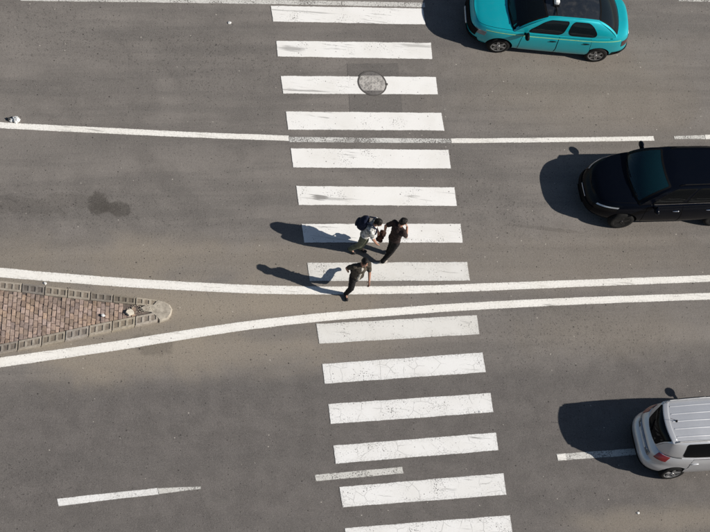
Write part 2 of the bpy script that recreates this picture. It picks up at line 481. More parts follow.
lathe('cover_plate', [(0.355, 0.013), (0.35, 0.018), (0.0, 0.019)], 48, M['manhole'], man, False)
lathe('cover_frame', [(0.395, 0.0125), (0.392, 0.016), (0.366, 0.0165), (0.362, 0.013)], 48, M['iron_dark'], man, False).data.polygons
bm = bmesh.new()
for a in range(-3, 4):
    for b_ in range(-3, 4):
        if a * a + b_ * b_ > 10: continue
        mt = Matrix.Translation((a * 0.088, b_ * 0.088, 0.021)) @ Matrix.Rotation(R(8 + 45 * ((a + b_) % 2)), 4, 'Z') @ Matrix.Diagonal((0.055, 0.024, 0.005, 1))
        bmesh.ops.create_cube(bm, size=1, matrix=mt)
bm_obj('tread_pattern', bm, M['manhole'], man)['kind'] = 'stuff'
for s in (1,):
    bm = bmesh.new()
    bmesh.ops.create_cube(bm, size=1, matrix=Matrix.Translation((s * 0.395, s * 0.02, 0.02)) @ Matrix.Diagonal((0.05, 0.06, 0.012, 1)))
    bm_obj('lifting_lug', bm, M['iron_dark'], man)


# ------------------------------------------------------------------ traffic island
def stone(name, a, b, scale=14, rough=0.9, stain=(0.12, 0.1, 0.085)):
    t = NT(name)
    co = t.n('ShaderNodeTexCoord').outputs['Object']
    rnd = t.n('ShaderNodeObjectInfo').outputs['Random']
    gco = t.n('ShaderNodeNewGeometry').outputs['Position']
    n1 = t.noise(gco, scale, 5, 0.65)
    c = t.mix(t.ss(n1, 0.3, 0.7), c4(*a), c4(*b))
    hv = t.n('ShaderNodeHueSaturation', {'Hue': t.math('ADD', 0.492, t.math('MULTIPLY', rnd, 0.016)), 'Saturation': t.math('ADD', 0.75, t.math('MULTIPLY', rnd, 0.35)),
                                         'Value': t.math('ADD', 0.70, t.math('MULTIPLY', t.math('FRACT', t.math('MULTIPLY', rnd, 7.31)), 0.62)), 'Color': c})
    c = t.mix(t.math('MULTIPLY', t.ss(t.noise(gco, 2.4, 4), 0.5, 0.7), 0.4), hv, c4(*stain))
    bp = t.n('ShaderNodeBump', {'Strength': 0.4, 'Distance': 0.01, 'Height': n1})
    return t.done(t.bsdf(Base_Color=c, Roughness=rough, Normal=bp))


M['brick'] = stone('brick_red', (0.225, 0.155, 0.122), (0.37, 0.27, 0.208), stain=(0.30, 0.23, 0.165))
M['brick_joint'] = stone('brick_joint_sand', (0.10, 0.072, 0.055), (0.17, 0.125, 0.095))
M['kerb'] = stone('kerb_concrete', (0.215, 0.185, 0.147), (0.32, 0.275, 0.22), stain=(0.22, 0.18, 0.135))
M['kerb_cell'] = stone('kerb_cell_dirt', (0.125, 0.102, 0.08), (0.20, 0.165, 0.128))
M['nose'] = stone('nose_concrete', (0.22, 0.19, 0.15), (0.37, 0.325, 0.26), 9, stain=(0.22, 0.18, 0.135))

ZI = 0.10
isl = empty('traffic_island', tuple(G(90, 315)))
tag(isl, 'long pointed traffic island paved in red brick with grey block kerb', 'traffic island')
io = isl.location


def inv(p): return Vector((p.x - io.x, p.y - io.y, p.z))


# kerb line on top of the island, outer and inner, upper side then lower side (surveyed at the kerb's height)
UP_O = [G(-130, 267, ZI), G(0, 280.5, ZI), G(60, 287.6, ZI), G(113, 294.3, ZI), G(158, 300, ZI)]
UP_I = [G(-130, 277, ZI), G(0, 289.5, ZI), G(56, 296.4, ZI), G(110, 302, ZI), G(152, 306, ZI)]
LO_O = [G(-130, 377, ZI), G(0, 353.5, ZI), G(45, 344.5, ZI), G(96, 334, ZI), G(160, 320.5, ZI)]
LO_I = [G(-130, 367, ZI), G(0, 344.2, ZI), G(45, 335, ZI), G(96, 324, ZI), G(152, 313, ZI)]


def at_x(pl, x):
    for i in range(len(pl) - 1):
        if pl[i].x <= x <= pl[i + 1].x or i == len(pl) - 2:
            k = (x - pl[i].x) / (pl[i + 1].x - pl[i].x)
            return pl[i].lerp(pl[i + 1], k)
    return pl[0]


# base under the paving
bo = [p for p in UP_O] + [G(166, 303, ZI), G(169, 311, ZI), G(166, 318, ZI)] + [p for p in reversed(LO_O)]
cen = sum(bo, Vector()) / len(bo)
bo = [cen.lerp(p, 0.985) for p in bo]
bm = bmesh.new()
tv = [bm.verts.new((p.x - io.x, p.y - io.y, 0.058)) for p in bo]
bv = [bm.verts.new((p.x - io.x, p.y - io.y, -0.02)) for p in bo]
bm.faces.new(tv); bm.faces.new(list(reversed(bv)))
for i in range(len(bo)):
    bm.faces.new((tv[i], bv[i], bv[(i + 1) % len(bo)], tv[(i + 1) % len(bo)]))
bm_obj('base', bm, M['brick_joint'], isl)


def block(corners, z0, z1, mats, name, cells=0):
    """four plan corners (around) -> a worn block; cells: number of sunk squares along edge 0-1"""
    bm = bmesh.new()
    cc = sum(corners, Vector()) / 4
    co_ = [cc + (c - cc) * 1.0 for c in corners]
    ins = [cc + (c - cc) * 0.955 for c in corners]
    lo = [bm.verts.new((p.x, p.y, z0)) for p in co_]
    mi = [bm.verts.new((p.x, p.y, z1 - 0.012)) for p in co_]
    hi = [bm.verts.new((p.x, p.y, z1)) for p in ins]
    for i in range(4):
        j = (i + 1) % 4
        bm.faces.new((lo[i], lo[j], mi[j], mi[i])); bm.faces.new((mi[i], mi[j], hi[j], hi[i]))
    if not cells:
        bm.faces.new(hi)
    else:
        a, b, c, d = ins
        def P(u, v, z): 
            q = a.lerp(b, u).lerp(d.lerp(c, u), v); return bm.verts.new((q.x, q.y, z))
        us = [0.0]
        for i in range(cells): us += [(i + 0.17) / cells, (i + 0.83) / cells]
        us.append(1.0)
        vs = [0.0, 0.2, 0.8, 1.0]
        g = [[P(u, v, z1) for v in vs] for u in us]
        for i in range(len(us) - 1):
            for j in range(3):
                if i % 2 == 1 and j == 1:
                    q = [g[i][1], g[i + 1][1], g[i + 1][2], g[i][2]]
                    dn = [bm.verts.new((w.co.x, w.co.y, z1 - 0.014)) for w in q]
                    for e in range(4): bm.faces.new((q[e], q[(e + 1) % 4], dn[(e + 1) % 4], dn[e]))
                    f = bm.faces.new(dn); f.material_index = 1
                else:
                    bm.faces.new((g[i][j], g[i + 1][j], g[i + 1][j + 1], g[i][j + 1]))
        bmesh.ops.remove_doubles(bm, verts=bm.verts, dist=1e-5)
    return bm_obj(name, bm, mats, isl)


for O_, I_, xe in ((UP_O, UP_I, G(158, 303, ZI).x), (LO_O, LO_I, G(158, 318, ZI).x)):
    x = xe
    while x > G(-110, 320, ZI).x:
        x0 = x - 0.55
        jz = random.uniform(-0.008, 0.008)
        a, b, c, d = at_x(O_, x0 + 0.008), at_x(O_, x - 0.008), at_x(I_, x - 0.008), at_x(I_, x0 + 0.008)
        k = block([inv(a), inv(b), inv(c), inv(d)], -0.01, ZI + jz, [M['kerb'], M['kerb_cell']], 'kerb_block', 3)
        x = x0

# concrete nose
np_ = [G(158, 299.5, ZI), G(164, 301, ZI), G(170, 304.5, ZI), G(172.5, 309, ZI), G(171.5, 314, ZI), G(168, 318.5, ZI), G(160, 321, ZI), G(156.5, 317, ZI), G(150, 312, ZI), G(143, 311, ZI), G(139, 308, ZI), G(144, 305, ZI), G(153, 304.5, ZI)]
bm = bmesh.new()
n_ = len(np_)
cc = sum((inv(p) for p in np_), Vector()) / n_
lo = [bm.verts.new((inv(p).x, inv(p).y, -0.01)) for p in np_]
mi = [bm.verts.new((inv(p).x, inv(p).y, ZI - 0.02)) for p in np_]
hi = [bm.verts.new(((cc + (inv(p) - cc) * 0.9).x, (cc + (inv(p) - cc) * 0.9).y, ZI + 0.012 + random.uniform(-.006, .006))) for p in np_]
for i in range(n_):
    j = (i + 1) % n_
    bm.faces.new((lo[i], lo[j], mi[j], mi[i])); bm.faces.new((mi[i], mi[j], hi[j], hi[i]))
bm.faces.new(hi)
bm_obj('concrete_nose', bm, M['nose'], isl)

# brick paving laid in upright rows across the island
bw, bl, gap = 0.106, 0.178, 0.011
bmeshes = []
for k in range(6):
    bm = bmesh.new()
    w, l = (bw - gap) / 2, (bl - gap) / 2
    j = lambda s: random.uniform(-s, s)
    b0 = [bm.verts.new((sx * w, sy * l, -0.04)) for sx, sy in ((-1, -1), (1, -1), (1, 1), (-1, 1))]
    b1 = [bm.verts.new((sx * w + j(.004), sy * l + j(.004), -0.008)) for sx, sy in ((-1, -1), (1, -1), (1, 1), (-1, 1))]
    b2 = [bm.verts.new((sx * w * .86 + j(.003), sy * l * .93 + j(.003), j(.004))) for sx, sy in ((-1, -1), (1, -1), (1, 1), (-1, 1))]
    for i in range(4):
        q = (i + 1) % 4
        bm.faces.new((b0[i], b0[q], b1[q], b1[i])); bm.faces.new((b1[i], b1[q], b2[q], b2[i]))
    bm.faces.new(b2)
    bmesh.ops.recalc_face_normals(bm, faces=bm.faces)
    me = bpy.data.meshes.new('brick'); bm.to_mesh(me); bm.free()
    me.materials.append(M['brick']); bmeshes.append(me)
skew = R(1.0)
placed, extra = [], []
xx = G(-110, 320, ZI).x
ci = 0
x_end = G(138, 311, ZI).x
while xx < x_end:
    up, dn = at_x(UP_I, xx), at_x(LO_I, xx)
    y = dn.y + bl * 0.5 + (ci % 2) * bl * 0.5 - bl * 0.42
    while y < up.y + bl * 0.2:
        p = Vector((xx + random.uniform(-.005, .005) , y + random.uniform(-.006, .006), ZI - 0.026 + random.uniform(-.010, .008)))
        if dn.y - bl * 0.1 < y < up.y + bl * 0.1 and not (xx > x_end - 0.5 and random.random() < 0.12):
            placed.append((p, random.uniform(-.05, .05)))
        y += bl
    xx += bw; ci += 1
placed.sort(key=lambda q: -q[0].x)
for k, (p, a) in enumerate(placed[:300]):
    o = bpy.data.objects.new('brick', bmeshes[k % 6])
    o.location = inv(p); o.rotation_euler = (random.uniform(-.03, .03), random.uniform(-.05, .05), a)
    link(o, isl)
if len(placed) > 300:
    bm = bmesh.new()
    for k, (p, a) in enumerate(placed[300:]):
        tmp = bmeshes[k % 6].copy(); tmp.transform(Matrix.Translation(inv(p)) @ Matrix.Rotation(a, 4, 'Z')); bm.from_mesh(tmp); bpy.data.meshes.remove(tmp)
    o = bm_obj('paving', bm, M['brick'], isl); o['kind'] = 'stuff'


# ------------------------------------------------------------------ car building
def interp(pts, x):
    """smooth interpolation through (x, z) pairs sorted by x"""
    if x <= pts[0][0]: return pts[0][1]
    if x >= pts[-1][0]: return pts[-1][1]
    for i in range(len(pts) - 1):
        if pts[i][0] <= x <= pts[i + 1][0]:
            x0, y0 = pts[i]; x1, y1 = pts[i + 1]
            h = x1 - x0
            def sl(j):
                if j <= 0 or j >= len(pts) - 1:
                    a, b = (0, 1) if j <= 0 else (len(pts) - 2, len(pts) - 1)
                    return (pts[b][1] - pts[a][1]) / (pts[b][0] - pts[a][0])
                s0 = (pts[j][1] - pts[j - 1][1]) / (pts[j][0] - pts[j - 1][0]); s1 = (pts[j + 1][1] - pts[j][1]) / (pts[j + 1][0] - pts[j][0])
                return 0.0 if s0 * s1 <= 0 else 2 * s0 * s1 / (s0 + s1)
            t = (x - x0) / h
            return (2 * t ** 3 - 3 * t * t + 1) * y0 + (t ** 3 - 2 * t * t + t) * h * sl(i) + (-2 * t ** 3 + 3 * t * t) * y1 + (t ** 3 - t * t) * h * sl(i + 1)


def carpaint(name, colr, metal=0.0, rough=0.32, dust=0.06, coat=0.8, spec=0.5):
    t = NT(name)
    co = t.n('ShaderNodeTexCoord').outputs['Object']
    nz = t.noise(co, 1.4, 3)
    c = t.mix(t.ss(nz, 0.35, 0.7), c4(*colr), c4(*[v * 0.94 for v in colr]))
    d = t.math('MULTIPLY', t.ss(t.noise(co, 6, 6, 0.7), 0.45, 0.75), dust)
    c = t.mix(d, c, c4(0.30, 0.27, 0.23))
    r = t.math('ADD', rough, t.math('MULTIPLY', t.noise(co, 11, 4), 0.10))
    bf = t.n('ShaderNodeNewGeometry').outputs['Backfacing']
    c = t.mix(bf, c, c4(0.05, 0.05, 0.05))
    b = t.bsdf(Base_Color=c, Metallic=t.math('MULTIPLY', metal, t.math('SUBTRACT', 1.0, bf)), Roughness=r)
    b.inputs['Coat Weight'].default_value = coat
    b.inputs['Specular IOR Level'].default_value = spec
    b.inputs['Coat Roughness'].default_value = 0.06
    return t.done(b)


def glass_mat(name, tint=(0.30, 0.36, 0.38), opac=0.35, base=(0.012, 0.018, 0.022), refl=0.55):
    t = NT(name)
    co = t.n('ShaderNodeTexCoord').outputs['Object']
    fr = t.math('MULTIPLY', t.n('ShaderNodeFresnel', {'IOR': 1.45}).outputs[0], refl)
    tr = t.n('ShaderNodeBsdfTransparent', {'Color': c4(*tint)})
    df = t.bsdf(Base_Color=c4(*base), Roughness=0.06)
    df.inputs['Specular IOR Level'].default_value = 0.1
    g = t.n('ShaderNodeBsdfGlossy', {'Color': c4(0.9, 0.95, 1.0), 'Roughness': t.math('ADD', 0.02, t.math('MULTIPLY', t.noise(co, 5, 4), 0.05))})
    a = t.n('ShaderNodeMixShader', {0: opac, 1: tr, 2: df})
    m = t.n('ShaderNodeMixShader', {0: fr, 1: a, 2: g})
    return t.done(m)


M['glass'] = glass_mat('car_glass')
M['glass_dark'] = glass_mat('car_glass_tinted', (0.10, 0.12, 0.13), 0.55)
M['glass_teal'] = glass_mat('car_glass_teal', (0.22, 0.36, 0.40), 0.60, (0.007, 0.034, 0.046))
M['glass_black'] = glass_mat('car_glass_black', (0.04, 0.05, 0.055), 0.7, (0.004, 0.005, 0.006), 0.25)
M['trim'] = simple('black_trim', (0.007, 0.007, 0.0075), 0.5, spec=0.07)
M['rubber'] = simple('tyre_rubber', (0.012, 0.0115, 0.011), 0.85, var=0.25, spec=0.2)
M['alloy'] = simple('wheel_alloy', (0.36, 0.36, 0.36), 0.42, 0.7)
M['rim_dark'] = simple('rim_dark', (0.03, 0.03, 0.032), 0.4, 0.6)
M['chrome'] = simple('chrome', (0.75, 0.76, 0.78), 0.12, 1.0)
M['interior'] = simple('interior_grey', (0.045, 0.045, 0.048), 0.85)
M['seat'] = simple('seat_fabric', (0.075, 0.075, 0.08), 0.9, bump=0.2)
M['lamp_clear'] = simple('lamp_lens', (0.55, 0.57, 0.60), 0.12, 0.35, 0.8)
M['lamp_grey'] = simple('lamp_grey', (0.20, 0.21, 0.22), 0.15, 0.3, 0.8)
M['lamp_red'] = simple('lamp_red', (0.22, 0.008, 0.012), 0.18, 0.0, 0.9)
M['lamp_smoke'] = simple('lamp_smoke', (0.05, 0.012, 0.014), 0.18, 0.0, 0.9)
M['lamp_dark'] = simple('lamp_dark', (0.006, 0.006, 0.007), 0.25, 0.0, 0.12, spec=0.1)
M['plate'] = simple('number_plate', (0.72, 0.72, 0.70), 0.5)
M['sign_white'] = simple('sign_white', (0.80, 0.80, 0.78), 0.4)
M['paint_taxi'] = carpaint('paint_turquoise', (0.0, 0.40, 0.46), 0.35, 0.38, dust=0.03)
M['paint_taxi_roof'] = carpaint('paint_taxi_roof', (0.010, 0.013, 0.017), 0.0, 0.30, dust=0.10)
M['paint_black'] = carpaint('paint_black', (0.0020, 0.0030, 0.0060), 0.0, 0.16, dust=0.002, coat=0.06, spec=0.10)
M['paint_silver'] = carpaint('paint_silver', (0.58, 0.585, 0.60), 0.5, 0.30, dust=0.04)
M['highlight_line'] = simple('highlight_yellow', (0.34, 0.58, 0.24), 0.45)  # pale yellow-green, coloured as a highlight along the taxi's shoulder


def build_car(name, loc, yaw, S):
    """S: dict of dimensions. Local +X is the front, +Y the left side, origin on the ground between the axles."""
    root = empty(name, loc, yaw)
    xf, xr, W, zb = S['xf'], S['xr'], S['W'], S['zb']
    NH, K = 72, 16
    wprof, fprof, rprof = S['wprof'], S['fprof'], S['rprof']
    ztop = S['ztop']

    def dense(t):
        w, a, b = W * interp(wprof, t), xf + interp(fprof, t), xr + interp(rprof, t)
        xc = (a + b) / 2; hl = (a - b) / 2
        pts = []
        for i in range(721):
            th = math.pi * i / 720
            c, s = math.cos(th), math.sin(th)
            n = S['nf'] if c >= 0 else S['nr']
            pts.append((xc + hl * math.copysign(abs(c) ** (2 / n), c), w * abs(s) ** (2 / n)))
        cum = [0.0]
        for i in range(1, 721): cum.append(cum[-1] + math.hypot(pts[i][0] - pts[i - 1][0], pts[i][1] - pts[i - 1][1]))
        return pts, cum
    cache = {}

    def ring(t):
        t = round(t, 4)
        if t not in cache: cache[t] = dense(t)
        return cache[t]

    def LP(s, t):
        """lower body surface, s in 0..1 from front centre to rear centre on the left side"""
        pts, cum = ring(t)
        d = max(0.0, min(1.0, s)) * cum[-1]
        lo, hi = 0, 720
        while hi - lo > 1:
            m = (lo + hi) // 2
            if cum[m] <= d: lo = m
            else: hi = m
        k = (d - cum[lo]) / max(1e-9, cum[hi] - cum[lo])
        x = pts[lo][0] + (pts[hi][0] - pts[lo][0]) * k; y = pts[lo][1] + (pts[hi][1] - pts[lo][1]) * k
        return Vector((x, y, zb + t * (interp(ztop, x) - zb)))

    def s_of(t, fn):
        """first s (from the front) where fn(point) becomes true"""
        for i in range(401):
            if fn(LP(i / 400, t)): return i / 400
        return 1.0

    # ---- closed lower body, then wheel arches cut out
    verts, faces = [], []
    ts = [0, .05, .12, .2, .3, .4, .5, .58, .64, .7, .76, .82, .88, .93, .97, 1.0]
    K = len(ts)
    full = 2 * NH
    for t in ts:
        half = [LP(i / NH, t) for i in range(NH + 1)]
        verts += half + [Vector((p.x, -p.y, p.z)) for p in half[NH - 1:0:-1]]
    for k in range(K - 1):
        for i in range(full):
            j = (i + 1) % full
            faces.append((k * full + i, k * full + j, (k + 1) * full + j, (k + 1) * full + i))
    top0 = (K - 1) * full
    MR = 10
    crown = S['crown']
    idx = {}
    for i in range(NH + 1):
        l, r = top0 + i, top0 + ((full - i) % full)
        if i in (0, NH):
            for m in range(MR + 1): idx[(i, m)] = top0 + i
            continue
        pl = verts[l]
        idx[(i, 0)] = l; idx[(i, MR)] = r
        for m in range(1, MR):
            q = 1 - 2 * m / MR
            e = 1 - abs(q) ** 2.4
            verts.append(Vector((pl.x, pl.y * q, pl.z + crown * e * min(1.0, pl.y / (0.6 * W)))))
            idx[(i, m)] = len(verts) - 1
    for i in range(NH):
        for m in range(MR):
            f = []
            for v in (idx[(i, m)], idx[(i + 1, m)], idx[(i + 1, m + 1)], idx[(i, m + 1)]):
                if v not in f: f.append(v)
            if len(f) > 2: faces.append(tuple(f))
    # underside
    for i in range(NH):
        a, b = i, i + 1
        c, d = (full - i - 1) % full, (full - i) % full
        f = []
        for v in (a, d, c if i < NH - 1 else b, b):
            if v not in f: f.append(v)
        if len(f) > 2: faces.append(tuple(f))
    me = bpy.data.meshes.new('body')
    me.from_pydata([tuple(v) for v in verts], [], faces)
    bm = bmesh.new(); bm.from_mesh(me)
    bmesh.ops.recalc_face_normals(bm, faces=bm.faces)
    bm.to_mesh(me); bm.free()
    me.materials.append(S['paint']); me.materials.append(M['trim'])
    body = link(bpy.data.objects.new('body', me), root)
    wx = (S['wb'] / 2, -S['wb'] / 2)
    wr = S['wr']
    ty = W - 0.02
    cut = bmesh.new()
    for x in wx:
        for s in (-1, 1):
            mt = Matrix.Translation((x, s * (W - 0.06), wr + 0.01)) @ Matrix.Rotation(R(90), 4, 'X')
            bmesh.ops.create_cone(cut, cap_ends=True, segments=40, radius1=wr + 0.045, radius2=wr + 0.045, depth=0.44, matrix=mt)
    cm = bpy.data.meshes.new('arch_cutter'); cut.to_mesh(cm); cut.free()
    cm.materials.append(S['paint']); cm.materials.append(M['trim'])
    for p in cm.polygons: p.material_index = 1
    co_ = bpy.data.objects.new('arch_cutter', cm); col.objects.link(co_); co_.parent = root
    md = body.modifiers.new('arch', 'BOOLEAN'); md.object = co_; md.operation = 'DIFFERENCE'; md.solver = 'EXACT'
    bpy.context.view_layer.update()
    evaluated(body)
    bpy.data.objects.remove(co_); bpy.data.meshes.remove(cm)
    # open the cabin
    bm = bmesh.new(); bm.from_mesh(body.data)
    kill = []
    for f in bm.faces:
        c = f.calc_center_median()
        if f.normal.z > 0.6 and c.z > 0.6 and S['xrb'] + 0.12 < c.x < S['xwb'] - 0.06 and abs(c.y) < S['yb'] - 0.10: kill.append(f)
    bmesh.ops.delete(bm, geom=kill, context='FACES')
    for f in bm.faces: f.smooth = f.material_index == 0
    lowz = zb + S.get('clad', 0.0)
    for f in bm.faces:
        c = f.calc_center_median()
        if c.z < lowz: f.material_index = 1
    bm.to_mesh(body.data); bm.free()
    try: body.data.set_sharp_from_angle(angle=R(38))
    except Exception: pass

    # ---- greenhouse surfaces
    xwb, xwt, xrt, xrb, yb, yr = S['xwb'], S['xwt'], S['xrt'], S['xrb'], S['yb'], S['yr']
    roof = S['roof']

    def ybelt(x):
        s = LP(s_of_x(x), 1.0)
        return min(yb, s.y - 0.015)

    def s_of_x(x):
        lo, hi = 0.03, 0.97
        for _ in range(24):
            m = (lo + hi) / 2
            if LP(m, 1.0).x > x: lo = m
            else: hi = m
        return lo

    def side(u, v, sg=1):
        xb = xwb + (xrb - xwb) * u; xt = xwt + (xrt - xwt) * u
        b = Vector((xb, ybelt(xb), interp(ztop, xb) - 0.005))
        yrr = yr * (1 - S.get('rtaper', 0.06) * max(0, u - 0.3))
        t = Vector((xt, yrr, interp(roof, xt) - 0.045))
        vx, vy, vz = v ** 1.22, v ** 1.45, 1 - (1 - v) ** 1.30
        p = Vector((b.x + (t.x - b.x) * vx, b.y + (t.y - b.y) * vy, b.z + (t.z - b.z) * vz))
        return Vector((p.x, p.y * sg, p.z))

    def scr(front):
        def f(u, v):
            q = 2 * u - 1
            if front:
                bx, tx, bb, bt = xwb, xwt, S['bow_f'], S['bow_f'] * 0.55
                e = side(0, v)
            else:
                bx, tx, bb, bt = xrb, xrt, -S['bow_r'], -S['bow_r'] * 0.6
                e = side(1, v)
            y = e.y * q
            k = 1 - abs(q) ** 2.2
            x = e.x + (bb + (bt - bb) * v) * k
            z = e.z + (crown * 0.9 + (S['rcrown'] - crown * 0.9) * v) * k
            n = 0.03 * math.sin(math.pi * v) * (1 if front else -1)
            return Vector((x + n * 0.6, y, z + abs(n) * 0.5))
        return f
    wind, back = scr(True), scr(False)

    def rf(u, w):
        q = 2 * w - 1
        k = 1 - abs(q) ** 2.2
        e = side(u, 1.0)
        x0, x1 = xwt, xrt
        x = x0 + (x1 - x0) * u + S['bow_f'] * 0.55 * k * (1 - u) ** 2 - S['bow_r'] * 0.6 * k * u ** 2
        return Vector((x, e.y * q, interp(roof, e.x) - 0.045 + S['rcrown'] * k))

    def grid(fn, nu, nv, u0=0., u1=1., v0=0., v1=1., off=0.0, hole=None):
        vs, fs = [], []
        for i in range(nu + 1):
            for j in range(nv + 1):
                u, v = u0 + (u1 - u0) * i / nu, v0 + (v1 - v0) * j / nv
                vs.append(offs(fn, u, v, off))
        for i in range(nu):
            for j in range(nv):
                if hole and hole(u0 + (u1 - u0) * (i + .5) / nu, v0 + (v1 - v0) * (j + .5) / nv): continue
                a = i * (nv + 1) + j
                fs.append((a, a + 1, a + nv + 2, a + nv + 1))
        return vs, fs

    cen = Vector(((xf + xr) / 2, 0, 0.55))

    def orient(o):
        """turn every face outwards, away from the middle of the cabin"""
        bm = bmesh.new(); bm.from_mesh(o.data)
        for f in bm.faces:
            f.normal_update()
            c = f.calc_center_median()
            if f.normal.dot(Vector((c.x - cen.x, c.y * 2.2, c.z - cen.z))) < 0: f.normal_flip()
        bm.to_mesh(o.data); bm.free(); o.data.update()
        return o

    def offs(fn, u, v, off):
        p = fn(u, v)
        if not off: return p
        h = 0.004
        u0, u1, v0, v1 = max(0, u - h), min(1, u + h), max(0, v - h), min(1, v + h)
        du = fn(u1, v) - fn(u0, v); dv = fn(u, v1) - fn(u, v0)
        n = du.cross(dv)
        if n.length < 1e-12: return p
        n.normalize()
        ref = Vector((p.x - cen.x, p.y * 2.2, (p.z - cen.z)))
        if n.dot(ref) < 0: n = -n
        return p + n * off

    def rrect(u0, u1, v0, v1, ru, rv, n=5, shear=0.0):
        pts = []
        for cu, cv, a0 in ((u1 - ru, v1 - rv, 0), (u0 + ru, v1 - rv, 90), (u0 + ru, v0 + rv, 180), (u1 - ru, v0 + rv, 270)):
            for i in range(n + 1):
                a = R(a0 + 90 * i / n)
                pts.append((cu + ru * math.cos(a), cv + rv * math.sin(a)))
        # densify straight runs
        out = []
        for i in range(len(pts)):
            p, q = pts[i], pts[(i + 1) % len(pts)]
            m = max(1, int(math.hypot((q[0] - p[0]) * 12, (q[1] - p[1]) * 5)))
            for k in range(m): out.append((p[0] + (q[0] - p[0]) * k / m, p[1] + (q[1] - p[1]) * k / m))
        return out

    def rings_panel(nm, fn, poly, scales, off, mat, parent, close=True, thick=0.0):
        cu, cv = sum(p[0] for p in poly) / len(poly), sum(p[1] for p in poly) / len(poly)
        vs, fs = [], []
        n = len(poly)
        for sc in scales:
            su, sv = (sc if isinstance(sc, tuple) else (sc, sc))
            for (u, v) in poly:
                vs.append(offs(fn, cu + (u - cu) * su, cv + (v - cv) * sv, off))
        for k in range(len(scales) - 1):
            for i in range(n):
                fs.append((k * n + i, k * n + (i + 1) % n, (k + 1) * n + (i + 1) % n, (k + 1) * n + i))
        if close:
            vs.append(offs(fn, cu, cv, off)); c = len(vs) - 1
            k = len(scales) - 1
            for i in range(n): fs.append((k * n + i, k * n + (i + 1) % n, c))
        return orient(mesh_obj(nm, vs, fs, mat, parent, True))

    def window(fn, poly, frame, par, gl, shrink=0.93, sv=None):
        w = rings_panel('window', fn, poly, [1.0, (shrink, sv or shrink)], 0.006, frame, par, False)
        rings_panel('pane', fn, poly, [(shrink + .01, (sv or shrink) + .01), 0.7, 0.4, 0.15], 0.004, gl, w)
        return w

    def in_poly(poly, sc=0.95):
        cu, cv = sum(p[0] for p in poly) / len(poly), sum(p[1] for p in poly) / len(poly)
        pp = [(cu + (p[0] - cu) * sc, cv + (p[1] - cv) * sc) for p in poly]
        def t(u, v):
            ins = False
            for i in range(len(pp)):
                a, b = pp[i], pp[i - 1]
                if (a[1] > v) != (b[1] > v) and u < (b[0] - a[0]) * (v - a[1]) / (b[1] - a[1]) + a[0]: ins = not ins
            return ins
        return t

    side_polys = [rrect(*w) for w in S['windows']]
    holes = [in_poly(p) for p in side_polys]
    fpoly, bpoly = rrect(*S['fglass']), rrect(*S['bglass'])
    gv, gf, gm = [], [], []

    def add(vf, mi=0, flip=False):
        o = len(gv); gv.extend(vf[0])
        for f in vf[1]:
            gf.append(tuple(o + i for i in f)); gm.append(mi)
    for sg in (1, -1):
        add(grid(lambda u, v: side(u, v, sg), 84, 20, hole=lambda u, v: any(h(u, v) for h in holes)))
    add(grid(wind, 40, 24, hole=in_poly(fpoly)))
    add(grid(back, 40, 24, hole=in_poly(bpoly)))
    rw = S.get('roof_in', 0.0)
    if rw:
        add(grid(rf, 26, 3, 0, 1, 0, rw)); add(grid(rf, 26, 3, 0, 1, 1 - rw, 1))
        orient(mesh_obj('roof_panel', *grid(rf, 26, 24, 0, 1, rw, 1 - rw), S['roof_paint'], root, True))
    else:
        add(grid(rf, 26, 24))
    cabin = mesh_obj('cabin_shell', gv, gf, [S['paint']], root, True, gm)
    bm = bmesh.new(); bm.from_mesh(cabin.data)
    bmesh.ops.remove_doubles(bm, verts=bm.verts, dist=0.0008)
    bm.to_mesh(cabin.data); bm.free()
    orient(cabin)
    cabin.data.set_sharp_from_angle(angle=R(55))
    w = window(wind, fpoly, M['trim'], root, S.get('wglass', M['glass']), 0.93, 0.90); w.name = 'windscreen'
    w = window(back, bpoly, M['trim'], root, S.get('rglass', M['glass']), 0.93, 0.88); w.name = 'rear_window'
    for sg in (1, -1):
        for p in side_polys: window(lambda u, v: side(u, v, sg), p, M['trim'], root, S.get('sglass', M['glass_dark']), 0.93, 0.88)
    if S.get('beltchrome'):
        for sg in (1, -1):
            vs, fs = grid(lambda u, v: side(u, v, sg), 40, 1, 0.10, 0.92, 0.03, 0.075, 0.009)
            mesh_obj('belt_moulding', vs, fs, M['chrome'], root, True)
    # ---- lower-body patches
    def low(s0, s1, t0, t1, nm, mat, off=0.006, sg=1, par=root, ns=16, nt=6, rim=True):
        fn = lambda u, v: (lambda p: Vector((p.x, p.y * sg, p.z)))(LP(s0 + (s1 - s0) * u, t0 + (t1 - t0) * v))
        vs, fs = grid(fn, ns, nt, off=off)
        if rim:
            rv, rf_ = grid(fn, ns, nt, off=-0.01)
            o = len(vs); vs += rv
            bnd = [i * (nt + 1) for i in range(ns + 1)] + [ns * (nt + 1) + j for j in range(1, nt + 1)] + [i * (nt + 1) + nt for i in range(ns - 1, -1, -1)] + [j for j in range(nt - 1, 0, -1)]
            for a, b in zip(bnd, bnd[1:] + bnd[:1]): fs.append((a, b, o + b, o + a))
        ob = mesh_obj(nm, vs, fs, mat, par, True)
        bm = bmesh.new(); bm.from_mesh(ob.data); bmesh.ops.recalc_face_normals(bm, faces=bm.faces)
        bmesh.ops.delete(bm, geom=[v for v in bm.verts if not v.link_faces], context='VERTS')
        bm.to_mesh(ob.data); bm.free()
        orient(ob)
        ob.data.set_sharp_from_angle(angle=R(40))
        return ob

    def sx(x, t=0.6): return s_of(t, lambda p: p.x < x)
